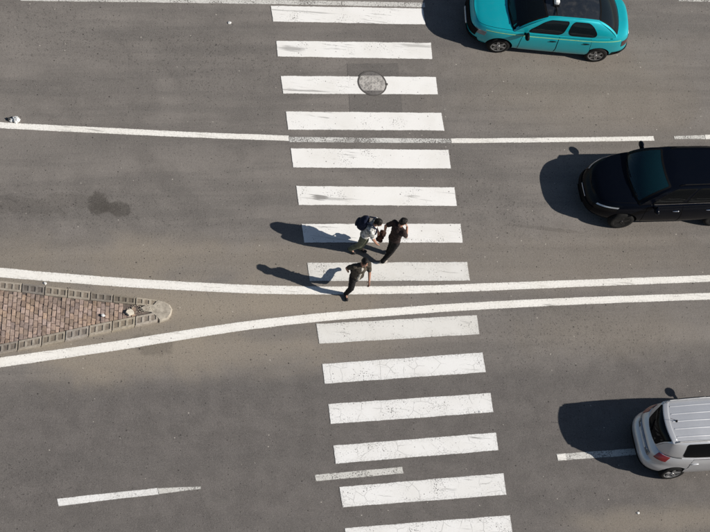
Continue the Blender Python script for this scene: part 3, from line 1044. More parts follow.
    for (x0, x1) in S['doors']:
        for sg in (1, -1):
            s0, s1 = sx(x0), sx(x1)
            low(s0, s1, 0.08, 0.985, 'door_seam', M['trim'], 0.0015, sg, root, 14, 8, False)
            d = low(s0 + 0.0022, s1 - 0.0022, 0.10, 0.975, 'door', S['paint'], 0.005, sg, root, 14, 10)
            hx = x1 + 0.14
            p = LP(sx(hx), 0.80)
            bm = bmesh.new()
            bmesh.ops.create_uvsphere(bm, u_segments=12, v_segments=8, radius=1, matrix=Matrix.Translation((p.x, sg * (p.y + 0.018), p.z)) @ Matrix.Diagonal((0.10, 0.016, 0.018, 1)))
            bm_obj('door_handle', bm, S.get('handle', S['paint']), d, True)
    for (s0, s1, t0, t1, nm, mk, both) in S['patches']:
        for sg in ((1, -1) if both else (1,)):
            low(s0, s1, t0, t1, nm, M[mk], 0.008, sg, root, 14, 6)
    # centre patches that cross the middle (front: s near 0, rear: s near 1)
    for (end, hw, t0, t1, nm, mk, off) in S['centre']:
        def fn(u, v):
            t = t0 + (t1 - t0) * v
            y = hw * (2 * u - 1)
            pts, cum = ring(t)
            rng = range(0, 361) if end > 0 else range(720, 359, -1)
            x = None
            prev = None
            for i in rng:
                if pts[i][1] >= abs(y):
                    if prev is None: x = pts[i][0]
                    else:
                        k = (abs(y) - prev[1]) / max(1e-9, pts[i][1] - prev[1]); x = prev[0] + (pts[i][0] - prev[0]) * k
                    break
                prev = pts[i]
            return Vector((x + off * end, y, zb + t * (interp(ztop, x) - zb)))
        vs, fs = grid(fn, 20, 6)
        ob = mesh_obj(nm, vs, fs, M[mk] if mk in M else S['paint'], root, True)
        sm = ob.modifiers.new('s', 'SOLIDIFY'); sm.thickness = 0.03; sm.offset = 0
        bpy.context.view_layer.update(); evaluated(ob)
    # bonnet shut lines, drawn as recessed dark gaps beside raised bonnet skin
    if S.get('bonnet'):
        x0, x1, yq = S['bonnet']
        def bn(u, v):
            x = x0 + (x1 - x0) * u
            e = LP(s_of_x(x), 1.0)
            q = (2 * v - 1) * yq
            x2 = x + S['bow_f'] * (1 - (2 * v - 1) ** 2) * (1 - u) * 0.8 + 0.10 * (1 - (2 * v - 1) ** 2) * u
            e2 = LP(s_of_x(min(x2, xf - 0.16)), 1.0)
            return Vector((x2, e.y * q, e2.z + crown * (1 - abs(q) ** 2.4) * min(1.0, e2.y / (0.6 * W))))
        vs, fs = grid(bn, 20, 16, off=0.0025)
        mesh_obj('bonnet_seam', vs, fs, M['trim'], root, True)
        orient(mesh_obj('bonnet', *grid(bn, 20, 16, 0.008, 0.992, 0.006, 0.994, 0.006), S['paint'], root, True))
    # ---- wheels
    for x in wx:
        for s in (1, -1):
            w = lathe('wheel', [(0.62 * wr, -0.095), (0.70 * wr, -0.105), (0.93 * wr, -0.10), (0.985 * wr, -0.075), (wr, -0.03), (wr, 0.03), (0.985 * wr, 0.075), (0.93 * wr, 0.10), (0.70 * wr, 0.105), (0.62 * wr, 0.095)], 36, M['rubber'], root, True, 'Y')
            w.location = (x, s * (W - 0.125), wr)
            bm = bmesh.new()
            rr = 0.66 * wr
            # barrel
            for k in range(28):
                a0, a1 = 2 * math.pi * k / 28, 2 * math.pi * (k + 1) / 28
                for (ra, ya, rb_, yb_) in ((rr, 0.102, rr * .92, 0.095), (rr * .92, 0.095, rr * .88, -0.06)):
                    bm.faces.new([bm.verts.new((r * math.cos(a), s * y, r * math.sin(a))) for r, y, a in ((ra, ya, a0), (ra, ya, a1), (rb_, yb_, a1), (rb_, yb_, a0))])
            ns = S.get('spokes', 6)
            for k in range(ns):
                a = 2 * math.pi * (k + S.get('sphase', 0.25)) / ns
                for sgn in (-1, 1):
                    mt = Matrix.Rotation(-a, 4, 'Y') @ Matrix.Translation((rr * 0.54, s * 0.085, sgn * 0.022)) @ Matrix.Rotation(sgn * 0.12, 4, 'Y') @ Matrix.Diagonal((rr * 0.82, 0.025, 0.03, 1))
                    bmesh.ops.create_cube(bm, size=1, matrix=mt)
            bmesh.ops.create_cone(bm, cap_ends=True, segments=16, radius1=rr * .24, radius2=rr * .2, depth=0.03, matrix=Matrix.Translation((0, s * 0.095, 0)) @ Matrix.Rotation(R(-90 * s), 4, 'X'))
            bmesh.ops.remove_doubles(bm, verts=bm.verts, dist=1e-5)
            bm_obj('rim', bm, S.get('rim', M['alloy']), w)
            bm = bmesh.new()
            bmesh.ops.create_cone(bm, cap_ends=True, segments=24, radius1=rr * .86, radius2=rr * .86, depth=0.01, matrix=Matrix.Translation((0, s * 0.0, 0)) @ Matrix.Rotation(R(90), 4, 'X'))
            bm_obj('brake_disc', bm, M['trim'], w)
    # ---- mirrors
    for s in (1, -1):
        mx, my, mz = S['mirror']
        bm = bmesh.new()
        bmesh.ops.create_uvsphere(bm, u_segments=20, v_segments=12, radius=1, matrix=Matrix.Translation((mx, s * my, mz)) @ Matrix.Rotation(s * -0.2, 4, 'Z') @ Matrix.Diagonal((0.075, 0.125, 0.085, 1)))
        for v in bm.verts:
            if v.co.x < mx - 0.03: v.co.x = mx - 0.03
        a_, b_ = Vector((mx + 0.04, s * (W * 0.86), mz - 0.09)), Vector((mx + 0.02, s * my, mz - 0.03))
        bmesh.ops.create_cone(bm, cap_ends=True, segments=10, radius1=0.035, radius2=0.03, depth=(b_ - a_).length, matrix=Matrix.Translation((a_ + b_) / 2) @ (b_ - a_).to_track_quat('Z', 'Y').to_matrix().to_4x4())
        m = bm_obj('door_mirror', bm, S.get('mirror_mat', S['paint']), root, True)
        bm = bmesh.new()
        bmesh.ops.create_uvsphere(bm, u_segments=16, v_segments=10, radius=1, matrix=Matrix.Translation((mx - 0.032, s * my, mz)) @ Matrix.Diagonal((0.004, 0.10, 0.065, 1)))
        bm_obj('mirror_glass', bm, M['chrome'], m, True)
    # ---- cabin interior
    zf = 0.42
    def rbox(nm, c, d, mat, par=root, bev=0.03, rot=0.0):
        bm = bmesh.new()
        bmesh.ops.create_cube(bm, size=1, matrix=Matrix.Translation(c) @ Matrix.Rotation(rot, 4, 'Y') @ Matrix.Diagonal((*d, 1)))
        bmesh.ops.bevel(bm, geom=list(bm.edges), offset=bev, segments=2, profile=0.6, affect='EDGES')
        return bm_obj(nm, bm, mat, par, True)
    rbox('cabin_floor', ((xwb + xrb) / 2, 0, zf - 0.05), (xwb - xrb, 2 * yb - 0.22, 0.06), M['interior'])
    zc = interp(ztop, xwb)
    rbox('dashboard', (xwb - 0.24, 0, zc - 0.13), (0.42, 2 * yb - 0.24, 0.26), M['interior'], bev=0.06)
    for s in (1, -1):
        se = rbox('seat', (xwt - 0.52, s * 0.36, zf + 0.16), (0.50, 0.50, 0.20), M['seat'], bev=0.05)
        rbox('seat_back', (xwt - 0.80, s * 0.36, zf + 0.52), (0.13, 0.48, 0.62), M['seat'], se, 0.05, -0.22)
        rbox('head_rest', (xwt - 0.89, s * 0.36, zf + 0.90), (0.09, 0.26, 0.17), M['seat'], se, 0.035, -0.2)
    se = rbox('rear_bench', (xrb + 0.95, 0, zf + 0.16), (0.46, 1.25, 0.20), M['seat'], bev=0.05)
    rbox('bench_back', (xrb + 0.66, 0, zf + 0.46), (0.13, 1.25, 0.55), M['seat'], se, 0.05, -0.3)
    rbox('parcel_shelf', (xrb + 0.36, 0, interp(ztop, xrb + 0.3) - 0.10), (0.46, 1.25, 0.03), M[S.get('shelf', 'interior')], bev=0.01)
    bm = bmesh.new()
    for k in range(24):
        a0 = 2 * math.pi * k / 24
        bmesh.ops.create_uvsphere(bm, u_segments=6, v_segments=4, radius=0.018, matrix=Matrix.Translation((xwt - 0.08 - 0.07 * math.sin(a0), 0.36 + 0.18 * math.cos(a0), zc + 0.0 + 0.17 * math.sin(a0))))
    bm_obj('steering_wheel', bm, M['trim'], root, True)
    # wipers
    for k, (y0, y1) in enumerate(((0.05, 0.60), (-0.55, 0.02))):
        a, b = offs(wind, 0.5 + y0 / (2 * yb), 0.05, 0.02), offs(wind, 0.5 + y1 / (2 * yb), 0.10, 0.02)
        d = b - a
        bm = bmesh.new()
        bmesh.ops.create_cone(bm, cap_ends=True, segments=6, radius1=0.012, radius2=0.009, depth=d.length, matrix=Matrix.Translation((a + b) / 2) @ d.to_track_quat('Z', 'Y').to_matrix().to_4x4())
        bm_obj('wiper', bm, M['trim'], root)
    S['_fn'] = dict(LP=LP, side=side, rf=rf, wind=wind, back=back, rbox=rbox, offs=offs, grid=grid, low=low, interp=interp, orient=orient)
    return root


WP = [(0, .86), (.08, .93), (.2, .975), (.45, 1.0), (.66, .995), (.78, .985), (.9, .962), (1.0, .925)]

# ---- turquoise taxi, facing image left
taxi = dict(
    xf=2.22, xr=-2.22, W=0.875, zb=0.20, wb=2.70, wr=0.315, nf=4.2, nr=4.6, crown=0.055, rcrown=0.05,
    wprof=WP, fprof=[(0, -.10), (.12, -.03), (.35, 0), (.6, -.01), (.85, -.04), (1, -.12)], rprof=[(0, .14), (.15, .04), (.4, 0), (.6, .03), (.85, .06), (1, .10)],
    ztop=[(-2.25, .93), (-2.0, .985), (-1.6, 1.0), (-1.0, .985), (0.2, .96), (1.0, .95), (1.5, .925), (1.9, .875), (2.25, .80)],
    roof=[(-1.6, 1.38), (-1.1, 1.475), (-.6, 1.51), (-.1, 1.515), (.3, 1.47), (.6, 1.40)],
    xwb=1.08, xwt=0.24, xrt=-1.12, xrb=-1.74, yb=0.79, yr=0.585, bow_f=.15, bow_r=.10, rtaper=.08,
    windows=[(.10, .46, .08, .86, .05, .22), (.50, .82, .08, .86, .06, .30)],
    fglass=(.03, .97, .02, .998, .03, .03), bglass=(.05, .95, .06, .998, .05, .04),
    doors=[(.86, -.148), (-.15, -1.08)], bonnet=(1.10, 2.02, .93),
    patches=[(.110, .172, .64, .84, 'headlight', 'lamp_grey', True), (.855, .925, .60, .86, 'tail_light', 'lamp_smoke', True), (.815, .865, .02, .34, 'bumper_corner', 'trim', True)],
    centre=[(1, .66, .46, .82, 'grille', 'trim', .004), (1, .70, .08, .34, 'air_intake', 'trim', .004), (1, .26, .35, .45, 'number_plate', 'plate', .02), (-1, .26, .50, .66, 'number_plate', 'plate', .02), (-1, .75, .04, .32, 'bumper', 'trim', .02)],  # grille drawn wider in black trim to paint the shaded front end
    mirror=(.74, .95, 1.02), mirror_mat=M['trim'], paint=M['paint_taxi'], roof_in=.055, roof_paint=M['paint_taxi_roof'], handle=M['trim'], spokes=6, clad=0.04,
    wglass=M['glass'], sglass=M['glass_dark'], rglass=M['glass_dark'], shelf='seat')


def place(name, wheel_a, wheel_b, S, flip):
    """wheel_a/b: survey pixels of the near front and near rear tyre feet; flip: which local side faces the camera"""
    a, b = G(*wheel_a), G(*wheel_b)
    d = (a - b).normalized()
    yaw = math.atan2(d.y, d.x)
    left = Vector((-d.y, d.x, 0))
    mid = (a + b) / 2 - left * (S['W'] - 0.03) * flip
    return build_car(name, (mid.x, mid.y, 0), yaw, S)


t_root = place('taxi_car', (495, 53), (592.5, 62.3), taxi, 1)
tag(t_root, 'turquoise taxi sedan with a black roof beside the crosswalk', 'car')
F = taxi['_fn']
for sg in (1, -1):
    fn = lambda u, v: (lambda p: Vector((p.x, p.y * sg, p.z)))(F['LP'](.16 + .69 * u, 0.905 + .020 * v))
    mesh_obj('highlight_line', *F['grid'](fn, 60, 2, off=0.0095), M['highlight_line'], t_root, True)  # thin strip that paints a highlight onto the shoulder
sp = F['rf'](0.18, 0.5)
sb = F['rbox']('roof_sign', (sp.x, 0, sp.z + 0.09), (0.13, 0.42, 0.14), M['sign_white'], t_root, 0.03)
F['rbox']('sign_base', (sp.x, 0, sp.z + 0.012), (0.17, 0.50, 0.03), M['trim'], sb, 0.008)
F['rbox']('sign_bar', (sp.x, 0, sp.z + 0.006), (0.03, 1.02, 0.02), M['trim'], sb, 0.006)
# two-part chrome emblem on the grille
bm = bmesh.new()
for k in range(14):
    a0 = R(-150 + 300 * k / 13)
    bmesh.ops.create_uvsphere(bm, u_segments=8, v_segments=6, radius=0.016, matrix=Matrix.Translation((2.165, 0.065 * math.cos(a0), 0.66 + 0.05 * math.sin(a0))))
bmesh.ops.create_cube(bm, size=1, matrix=Matrix.Translation((2.165, 0.075, 0.66)) @ Matrix.Diagonal((0.02, 0.025, 0.10, 1)))
bm_obj('emblem', bm, M['chrome'], t_root)

# ---- black crossover, facing image left
black = dict(
    xf=2.28, xr=-2.12, W=0.905, zb=0.24, wb=2.63, wr=0.345, nf=3.3, nr=4.6, crown=0.075, rcrown=0.05,
    wprof=WP, fprof=[(0, -.12), (.15, -.03), (.4, 0), (.62, -.03), (.82, -.08), (1, -.20)], rprof=[(0, .12), (.2, .03), (.4, 0), (.6, .05), (1, .22)],
    ztop=[(-2.2, 1.04), (-1.6, 1.08), (-.6, 1.06), (0.4, 1.03), (1.0, 1.02), (1.5, .955), (1.9, .85), (2.3, .64)],
    roof=[(-2.1, 1.52), (-1.5, 1.60), (-.8, 1.635), (-.1, 1.63), (.3, 1.575), (.6, 1.5)],
    xwb=1.02, xwt=0.22, xrt=-1.68, xrb=-1.93, yb=0.80, yr=0.61, bow_f=.17, bow_r=.09, rtaper=.06,
    windows=[(.09, .385, .10, .90, .025, .12), (.415, .68, .10, .90, .02, .10), (.71, .86, .14, .88, .04, .18)],
    fglass=(.035, .965, .02, .97, .03, .05), bglass=(.10, .90, .16, .92, .05, .10),
    doors=[(.84, -.16), (-.18, -1.10)], bonnet=(1.04, 1.98, .90),
    patches=[(.105, .215, .70, .86, 'headlight', 'lamp_dark', True), (.105, .215, .87, .915, 'day_light', 'lamp_clear', True), (.84, .93, .70, .92, 'tail_light', 'lamp_red', True)],
    centre=[(1, .56, .42, .68, 'grille', 'trim', .004), (1, .20, .70, .725, 'grille_bar', 'chrome', .01), (1, .26, .28, .38, 'number_plate', 'trim', .02), (-1, .26, .48, .60, 'number_plate', 'plate', .02)],
    mirror=(.60, .985, 1.08), rim=M['rim_dark'], paint=M['paint_black'], roof_in=.0, handle=M['chrome'], spokes=5, clad=0.12, beltchrome=True,
    wglass=M['glass_teal'], sglass=M['glass_black'], rglass=M['glass_black'])
b_root = place('crossover_car', (617, 228.5), (712, 226.2), black, 1)
tag(b_root, 'glossy black crossover car driving towards the crosswalk', 'car')
F = black['_fn']
for sg in (1, -1):
    pts = [F['rf'](u, .5 + sg * .46) for u in (0.10, 0.16, 0.5, 0.84, 0.9)]
    bm = bmesh.new()
    for i in range(len(pts) - 1):
        a, b = pts[i] + Vector((0, 0, 0.0 if i == 0 else 0.04)), pts[i + 1] + Vector((0, 0, 0.0 if i == 3 else 0.04))
        d = b - a
        bmesh.ops.create_cone(bm, cap_ends=True, segments=8, radius1=0.016, radius2=0.016, depth=d.length, matrix=Matrix.Translation((a + b) / 2) @ d.to_track_quat('Z', 'Y').to_matrix().to_4x4())
    bm_obj('roof_rail', bm, M['trim'], b_root)

# ---- silver hatchback, facing image right
silver = dict(
    xf=2.08, xr=-2.14, W=0.87, zb=0.24, wb=2.60, wr=0.325, nf=4.0, nr=4.4, crown=0.055, rcrown=0.045,
    wprof=WP, fprof=[(0, -.12), (.15, -.03), (.4, 0), (.62, -.03), (.82, -.08), (1, -.18)], rprof=[(0, .12), (.18, .03), (.38, 0), (.47, .005), (.53, .10), (.58, .125), (.80, .135), (.87, .17), (1, .26)],
    ztop=[(-2.1, 1.02), (-1.6, 1.04), (-.6, 1.02), (0.4, 1.0), (1.0, .98), (1.5, .93), (1.9, .84), (2.2, .68)],
    roof=[(-1.9, 1.53), (-1.4, 1.565), (-.8, 1.585), (-.1, 1.58), (.3, 1.53), (.6, 1.46)],
    xwb=1.00, xwt=0.22, xrt=-1.60, xrb=-1.86, yb=0.79, yr=0.60, bow_f=.15, bow_r=.08, rtaper=.05,
    windows=[(.10, .42, .10, .90, .025, .12), (.45, .80, .10, .90, .03, .16)],
    fglass=(.035, .965, .02, .97, .03, .05), bglass=(.04, .96, .04, .93, .05, .10),
    doors=[(.82, -.18), (-.20, -1.02)], bonnet=(1.02, 1.84, .92),
    patches=[(.105, .20, .66, .92, 'headlight', 'lamp_clear', True), (.822, .885, .80, .985, 'tail_light', 'lamp_red', True)],
    centre=[(1, .50, .44, .66, 'grille', 'trim', .004), (1, .26, .28, .38, 'number_plate', 'plate', .02), (-1, .46, .58, .78, 'plate_shade', 'lamp_grey', .004), (-1, .27, .61, .71, 'number_plate', 'plate', .016), (-1, .36, .74, .78, 'tailgate_bar', 'chrome', .016), (-1, .70, .02, .16, 'bumper_skirt', 'trim', .012)],  # grey panel behind the rear plate paints in the tailgate's shade
    mirror=(.70, .97, 1.06), paint=M['paint_silver'], roof_in=.0, spokes=5, clad=0.02,
    wglass=M['glass'], sglass=M['glass_black'], rglass=M['glass_black'])
s_root = place('hatchback_car', (764, 472.5), (669.5, 479), silver, -1)
tag(s_root, 'silver hatchback car with ribbed roof and red tail lights', 'car')
F = silver['_fn']
for k, w0 in enumerate((.15, .33, .5, .67, .85)):
    def ribf(u, v, w0=w0): return F['rf'](.07 + .86 * u, w0 - .017 + .034 * v)
    vs, fs = F['grid'](ribf, 24, 4)
    vs = [v + Vector((0, 0, 0.002 + 0.007 * math.sin(math.pi * (i % 5) / 4))) for i, v in enumerate(vs)]
    F['orient'](mesh_obj('roof_rib', vs, fs, M['paint_silver'], s_root, True))
for sg in (1, -1):
    pts = [F['rf'](u, .5 + sg * .475) for u in (0.06, 0.10, 0.5, 0.92, 0.97)]
    bm = bmesh.new()
    for i in range(len(pts) - 1):
        a, b = pts[i] + Vector((0, 0, 0.0 if i == 0 else 0.045)), pts[i + 1] + Vector((0, 0, 0.0 if i == 3 else 0.045))
        d = b - a
        bmesh.ops.create_cone(bm, cap_ends=True, segments=8, radius1=0.017, radius2=0.017, depth=d.length, matrix=Matrix.Translation((a + b) / 2) @ d.to_track_quat('Z', 'Y').to_matrix().to_4x4())
    bm_obj('roof_rail', bm, M['alloy'], s_root)
# spoiler over the rear window, aerial, rear wiper
def spf(u, v):
    p = F['rf'](.975, .06 + .88 * u)
    return Vector((p.x + 0.06 - 0.13 * v - .05 * (1 - (2 * u - 1) ** 2), p.y, p.z + 0.012 - 0.02 * v * v))
vs, fs = F['grid'](spf, 24, 6)
so = mesh_obj('spoiler', vs, fs, M['paint_silver'], s_root, True)
sm = so.modifiers.new('s', 'SOLIDIFY'); sm.thickness = 0.025; sm.offset = -1
bpy.context.view_layer.update(); evaluated(so)
ap = F['rf'](.88, .5)
bm = bmesh.new()
bmesh.ops.create_cone(bm, cap_ends=True, segments=12, radius1=0.035, radius2=0.015, depth=0.05, matrix=Matrix.Translation((ap.x, 0, ap.z + 0.02)))
bmesh.ops.create_cone(bm, cap_ends=True, segments=6, radius1=0.006, radius2=0.004, depth=0.30, matrix=Matrix.Translation((ap.x - 0.11, 0, ap.z + 0.11)) @ Matrix.Rotation(R(-55), 4, 'Y'))
bm_obj('aerial', bm, M['trim'], s_root)
a, b = F['offs'](F['back'], .5, .10, .03), F['offs'](F['back'], .72, .42, .02)
d = b - a
bm = bmesh.new()
bmesh.ops.create_cone(bm, cap_ends=True, segments=6, radius1=0.018, radius2=0.009, depth=d.length, matrix=Matrix.Translation((a + b) / 2) @ d.to_track_quat('Z', 'Y').to_matrix().to_4x4())
bm_obj('rear_wiper', bm, M['trim'], s_root)
# ------------------------------------------------------------------ people
def cloth(name, colr, var=0.25, rough=0.85, pattern=0.0):
    t = NT(name)
    co = t.n('ShaderNodeTexCoord').outputs['Object']
    nz = t.noise(co, 16, 5, 0.6)
    c = t.mix(t.ss(nz, 0.3, 0.7), c4(*[v * (1 - var) for v in colr]), c4(*[min(1, v * (1 + var)) for v in colr]))
    if pattern:
        p = t.ss(t.noise(co, 11, 2), 0.50, 0.58)
        c = t.mix(t.math('MULTIPLY', p, pattern), c, c4(0.11, 0.12, 0.11))
    w = t.noise(t.mapping(co, scale=(1, 1, 0.6)), 9, 3)
    bp = t.n('ShaderNodeBump', {'Strength': 0.5, 'Distance': 0.03, 'Height': w})
    b = t.bsdf(Base_Color=c, Roughness=rough, Normal=bp)
    b.inputs['Specular IOR Level'].default_value = 0.2
    return t.done(b)


def skin_mat(name, colr):
    t = NT(name)
    co = t.n('ShaderNodeTexCoord').outputs['Object']
    c = t.mix(t.ss(t.noise(co, 14, 4), 0.3, 0.7), c4(*colr), c4(colr[0] * 1.12, colr[1] * 0.98, colr[2] * 0.95))
    return t.done(t.bsdf(Base_Color=c, Roughness=0.55))


M['skin'] = skin_mat('skin', (0.33, 0.185, 0.125))
M['hair'] = cloth('hair_dark', (0.012, 0.010, 0.009), 0.4, 0.6)
M['eye_white'] = simple('eye_white', (0.6, 0.58, 0.55), 0.3)


def capsule(bm, a, ra, b, rb, seg=12):
    a, b = Vector(a), Vector(b)
    d = b - a
    q = d.to_track_quat('Z', 'Y').to_matrix().to_4x4() if d.length > 1e-6 else Matrix.Identity(4)
    if d.length > 1e-6:
        bmesh.ops.create_cone(bm, cap_ends=True, segments=seg, radius1=ra, radius2=rb, depth=d.length, matrix=Matrix.Translation((a + b) / 2) @ q)
    for p, r in ((a, ra), (b, rb)):
        bmesh.ops.create_uvsphere(bm, u_segments=seg, v_segments=8, radius=r * 1.005, matrix=Matrix.Translation(p) @ q)


def ellip(bm, c, r, rot=None, seg=18):
    m = Matrix.Translation(c)
    if rot is not None: m = m @ rot
    bmesh.ops.create_uvsphere(bm, u_segments=seg, v_segments=12, radius=1, matrix=m @ Matrix.Diagonal((r[0], r[1], r[2], 1)))


def fuse(name, bm, mat, parent, voxel, smooth_it=4, wrinkle=0.0, cut=None):
    """union of the lumps in bm as one continuous surface"""
    o = bm_obj(name, bm, mat, parent, True)
    rm = o.modifiers.new('r', 'REMESH'); rm.mode = 'VOXEL'; rm.voxel_size = voxel; rm.use_smooth_shade = True
    if smooth_it:
        sm = o.modifiers.new('s', 'SMOOTH'); sm.iterations = smooth_it; sm.factor = 0.5
    bpy.context.view_layer.update()
    evaluated(o)
    if not o.data.materials: o.data.materials.append(mat)
    if wrinkle:
        me = o.data
        nr = [v.normal.copy() for v in me.vertices]
        for v, n in zip(me.vertices, nr):
            p = v.co
            k = mnoise.noise(Vector((p.x * 11, p.y * 11, p.z * 17))) + 0.5 * mnoise.noise(Vector((p.x * 27, p.y * 27, p.z * 33)))
            v.co = p + n * (k * wrinkle)
    if cut:
        bm = bmesh.new(); bm.from_mesh(o.data)
        for (pc, pn) in cut:
            bmesh.ops.bisect_plane(bm, geom=bm.verts[:] + bm.edges[:] + bm.faces[:], plane_co=pc, plane_no=pn, clear_outer=True)
        bm.to_mesh(o.data); bm.free()
    o.data.polygons.foreach_set('use_smooth', [True] * len(o.data.polygons))
    return o


def hand(bm, w, d, palm_n, curl=0.5, side=1, s=1.0):
    """w wrist, d pointing along the hand, palm_n palm normal; five separate fingers"""
    d = d.normalized(); n = (palm_n - palm_n.dot(d) * d).normalized(); x = d.cross(n) * side
    for k in (-1, 0, 1):
        capsule(bm, w + x * 0.012 * k, 0.018 * s, w + d * 0.085 * s + x * 0.026 * k, 0.014 * s, 8)
    for k, (off, ln) in enumerate(((-0.033, 0.058), (-0.011, 0.072), (0.011, 0.078), (0.033, 0.070))):
        a = w + d * 0.088 * s + x * off
        d1 = (d * math.cos(curl * .6) + n * math.sin(curl * .6)); b = a + d1 * ln * 0.5
        d2 = (d * math.cos(curl * 1.6) + n * math.sin(curl * 1.6)); c = b + d2 * ln * 0.5
        capsule(bm, a, 0.0092, b, 0.0085, 8); capsule(bm, b, 0.0085, c, 0.0072, 8)
    a = w + d * 0.025 + x * 0.03
    b = a + (d * 0.6 + x * 0.7 + n * 0.3).normalized() * 0.045
    c = b + (d * 0.9 + x * 0.2 + n * 0.4).normalized() * 0.035
    capsule(bm, a, 0.0125, b, 0.0105, 8); capsule(bm, b, 0.0105, c, 0.0085, 8)


def person(px, az, label, J, top, legs, shoe, sleeve='long', head_yaw=0.0, head_pitch=0.2, bulk=1.0, hair_len=0.0, jacket=None):
    g = G(*px)
    root = empty('person', (g.x, g.y, 0), az)
    tag(root, label, 'person')
    V = {k: Vector(v) for k, v in J.items()}
    P, C, N = V['pelvis'], V['chest'], V['neck']
    up = (N - P).normalized()
    fwd = Vector((1, 0, 0))
    shax = (V['sl'] - V['sr']).normalized()
    fch = shax.cross(up).normalized()
    if fch.x < 0: fch = -fch
    trot = Matrix((fch, shax, up)).transposed().to_4x4()
    H = V['head']
    hrot = Matrix.Rotation(head_yaw, 4, 'Z') @ Matrix.Rotation(head_pitch, 4, 'Y')
    def hp(x, y, z): return H + (hrot @ Vector((x, y, z)))
    # --- body: one continuous skin
    bm = bmesh.new()
    ellip(bm, H + (hrot @ Vector((0.0, 0, 0.02))), (0.098, 0.076, 0.105), hrot)
    ellip(bm, hp(0.035, 0, -0.045), (0.062, 0.056, 0.075), hrot)          # jaw
    ellip(bm, hp(0.072, 0, -0.092), (0.022, 0.024, 0.018), hrot)          # chin
    capsule(bm, hp(0.094, 0, 0.005), 0.011, hp(0.112, 0, -0.03), 0.015, 8)  # nose
    ellip(bm, hp(0.088, 0, -0.062), (0.014, 0.026, 0.009), hrot)          # lips
    ellip(bm, hp(0.086, 0, 0.026), (0.016, 0.05, 0.010), hrot)            # brow
    for s in (1, -1): ellip(bm, hp(-0.005, s * 0.078, -0.01), (0.022, 0.010, 0.034), hrot)
    capsule(bm, N - up * 0.03, 0.058, hp(-0.01, 0, -0.06), 0.052)
    ellip(bm, C, (0.115 * bulk, 0.165 * bulk, 0.19), trot)
    ellip(bm, (P + C) / 2, (0.10 * bulk, 0.135 * bulk, 0.17), trot)
    ellip(bm, P, (0.115 * bulk, 0.155 * bulk, 0.12), trot)
    for q in 'lr':
        s = 1 if q == 'l' else -1
        capsule(bm, N - up * 0.05, 0.055, V['s' + q], 0.056)
        capsule(bm, V['s' + q], 0.055, V['e' + q], 0.040)
        capsule(bm, V['e' + q], 0.041, V['w' + q], 0.027)
        d = (V['w' + q] - V['e' + q]).normalized()
        hd = V.get('hd' + q, d)
        hand(bm, V['w' + q], Vector(hd), V.get('hn' + q, Vector((0, -s, 0))), J.get('curl' + q, 0.5) if not isinstance(J.get('curl' + q, 0.5), tuple) else 0.5, s)
        capsule(bm, V['h' + q], 0.088 * bulk, V['k' + q], 0.056)
        capsule(bm, V['k' + q], 0.056, V['a' + q], 0.036)
        ft = V['t' + q] - V['a' + q]
        capsule(bm, V['a' + q], 0.036, V['a' + q] + ft * 0.8, 0.028)
    body = fuse('body', bm, M['skin'], root, 0.0075, 3)
    for s in (1, -1):
        bm = bmesh.new()
        ellip(bm, hp(0.084, s * 0.032, 0.006), (0.012, 0.014, 0.010), hrot, 10)
        bm_obj('eye', bm, M['eye_white'], root, True)
    # --- hair cap
    bm = bmesh.new()
    ellip(bm, hp(-0.012, 0, 0.038), (0.104, 0.085, 0.098), hrot, 24)
    ellip(bm, hp(-0.035, 0, -0.005), (0.078, 0.082, 0.085 + hair_len), hrot, 24)
    if hair_len: ellip(bm, hp(-0.07, 0, -0.07), (0.05, 0.07, 0.07 + hair_len), hrot)
    h = fuse('hair', bm, M['hair'], root, 0.009, 1, 0.011)
    # --- top
    bm = bmesh.new()
    ellip(bm, C + up * 0.015, (0.138 * bulk, 0.188 * bulk, 0.195), trot)
    ellip(bm, C.lerp(P, 0.45), (0.130 * bulk, 0.168 * bulk, 0.20), trot)
    ellip(bm, C.lerp(P, 0.86), (0.138 * bulk, 0.178 * bulk, 0.13), trot)
    for q in 'lr':
        capsule(bm, N - up * 0.06, 0.066, V['s' + q], 0.074)
        if sleeve == 'long':
            capsule(bm, V['s' + q], 0.074, V['e' + q], 0.055); capsule(bm, V['e' + q], 0.056, V['e' + q].lerp(V['w' + q], 0.93), 0.043)
        else:
            capsule(bm, V['s' + q], 0.074, V['s' + q].lerp(V['e' + q], 0.72), 0.062)
    fuse('jacket' if jacket else 'shirt', bm, top, root, 0.011, 3, 0.010)
    if jacket:                                              # shirt front showing in the open jacket
        bm = bmesh.new()
        m = trot
        for z0, z1, wd in ((-0.30, 0.13, 0.055),):
            capsule(bm, C + up * z0 + fch * (0.105 * bulk), wd, C + up * z1 + fch * 0.078, wd * 0.85)
        fuse('shirt_front', bm, jacket, root, 0.010, 3, 0.004)
    # --- trousers
    bm = bmesh.new()
    ellip(bm, P, (0.130 * bulk, 0.168 * bulk, 0.125), trot)
    for q in 'lr':
        capsule(bm, V['h' + q], 0.102 * bulk, V['k' + q], 0.075); capsule(bm, V['k' + q], 0.075, V['k' + q].lerp(V['a' + q], 0.98), 0.060)
    fuse('trousers', bm, legs, root, 0.011, 3, 0.008)
    # --- shoes
    for q in 'lr':
        a, t_ = V['a' + q], V['t' + q]
        d = (t_ - a); d.normalize()
        bm = bmesh.new()
        capsule(bm, a - d * 0.03 + Vector((0, 0, -0.035)), 0.042, t_ + Vector((0, 0, 0.0)), 0.036)
        capsule(bm, a + Vector((0, 0, 0.0)), 0.046, a + d * 0.12 + Vector((0, 0, -0.03)), 0.040)
        zmin = min(v.co.z for v in bm.verts)
        sh = fuse('shoe', bm, shoe, root, 0.009, 3)
        zz = min(v.co.z for v in sh.data.vertices)
        if zz < 0.004:
            for v in sh.data.vertices:
                if v.co.z < 0.004: v.co.z = 0.004
    return root, V, trot


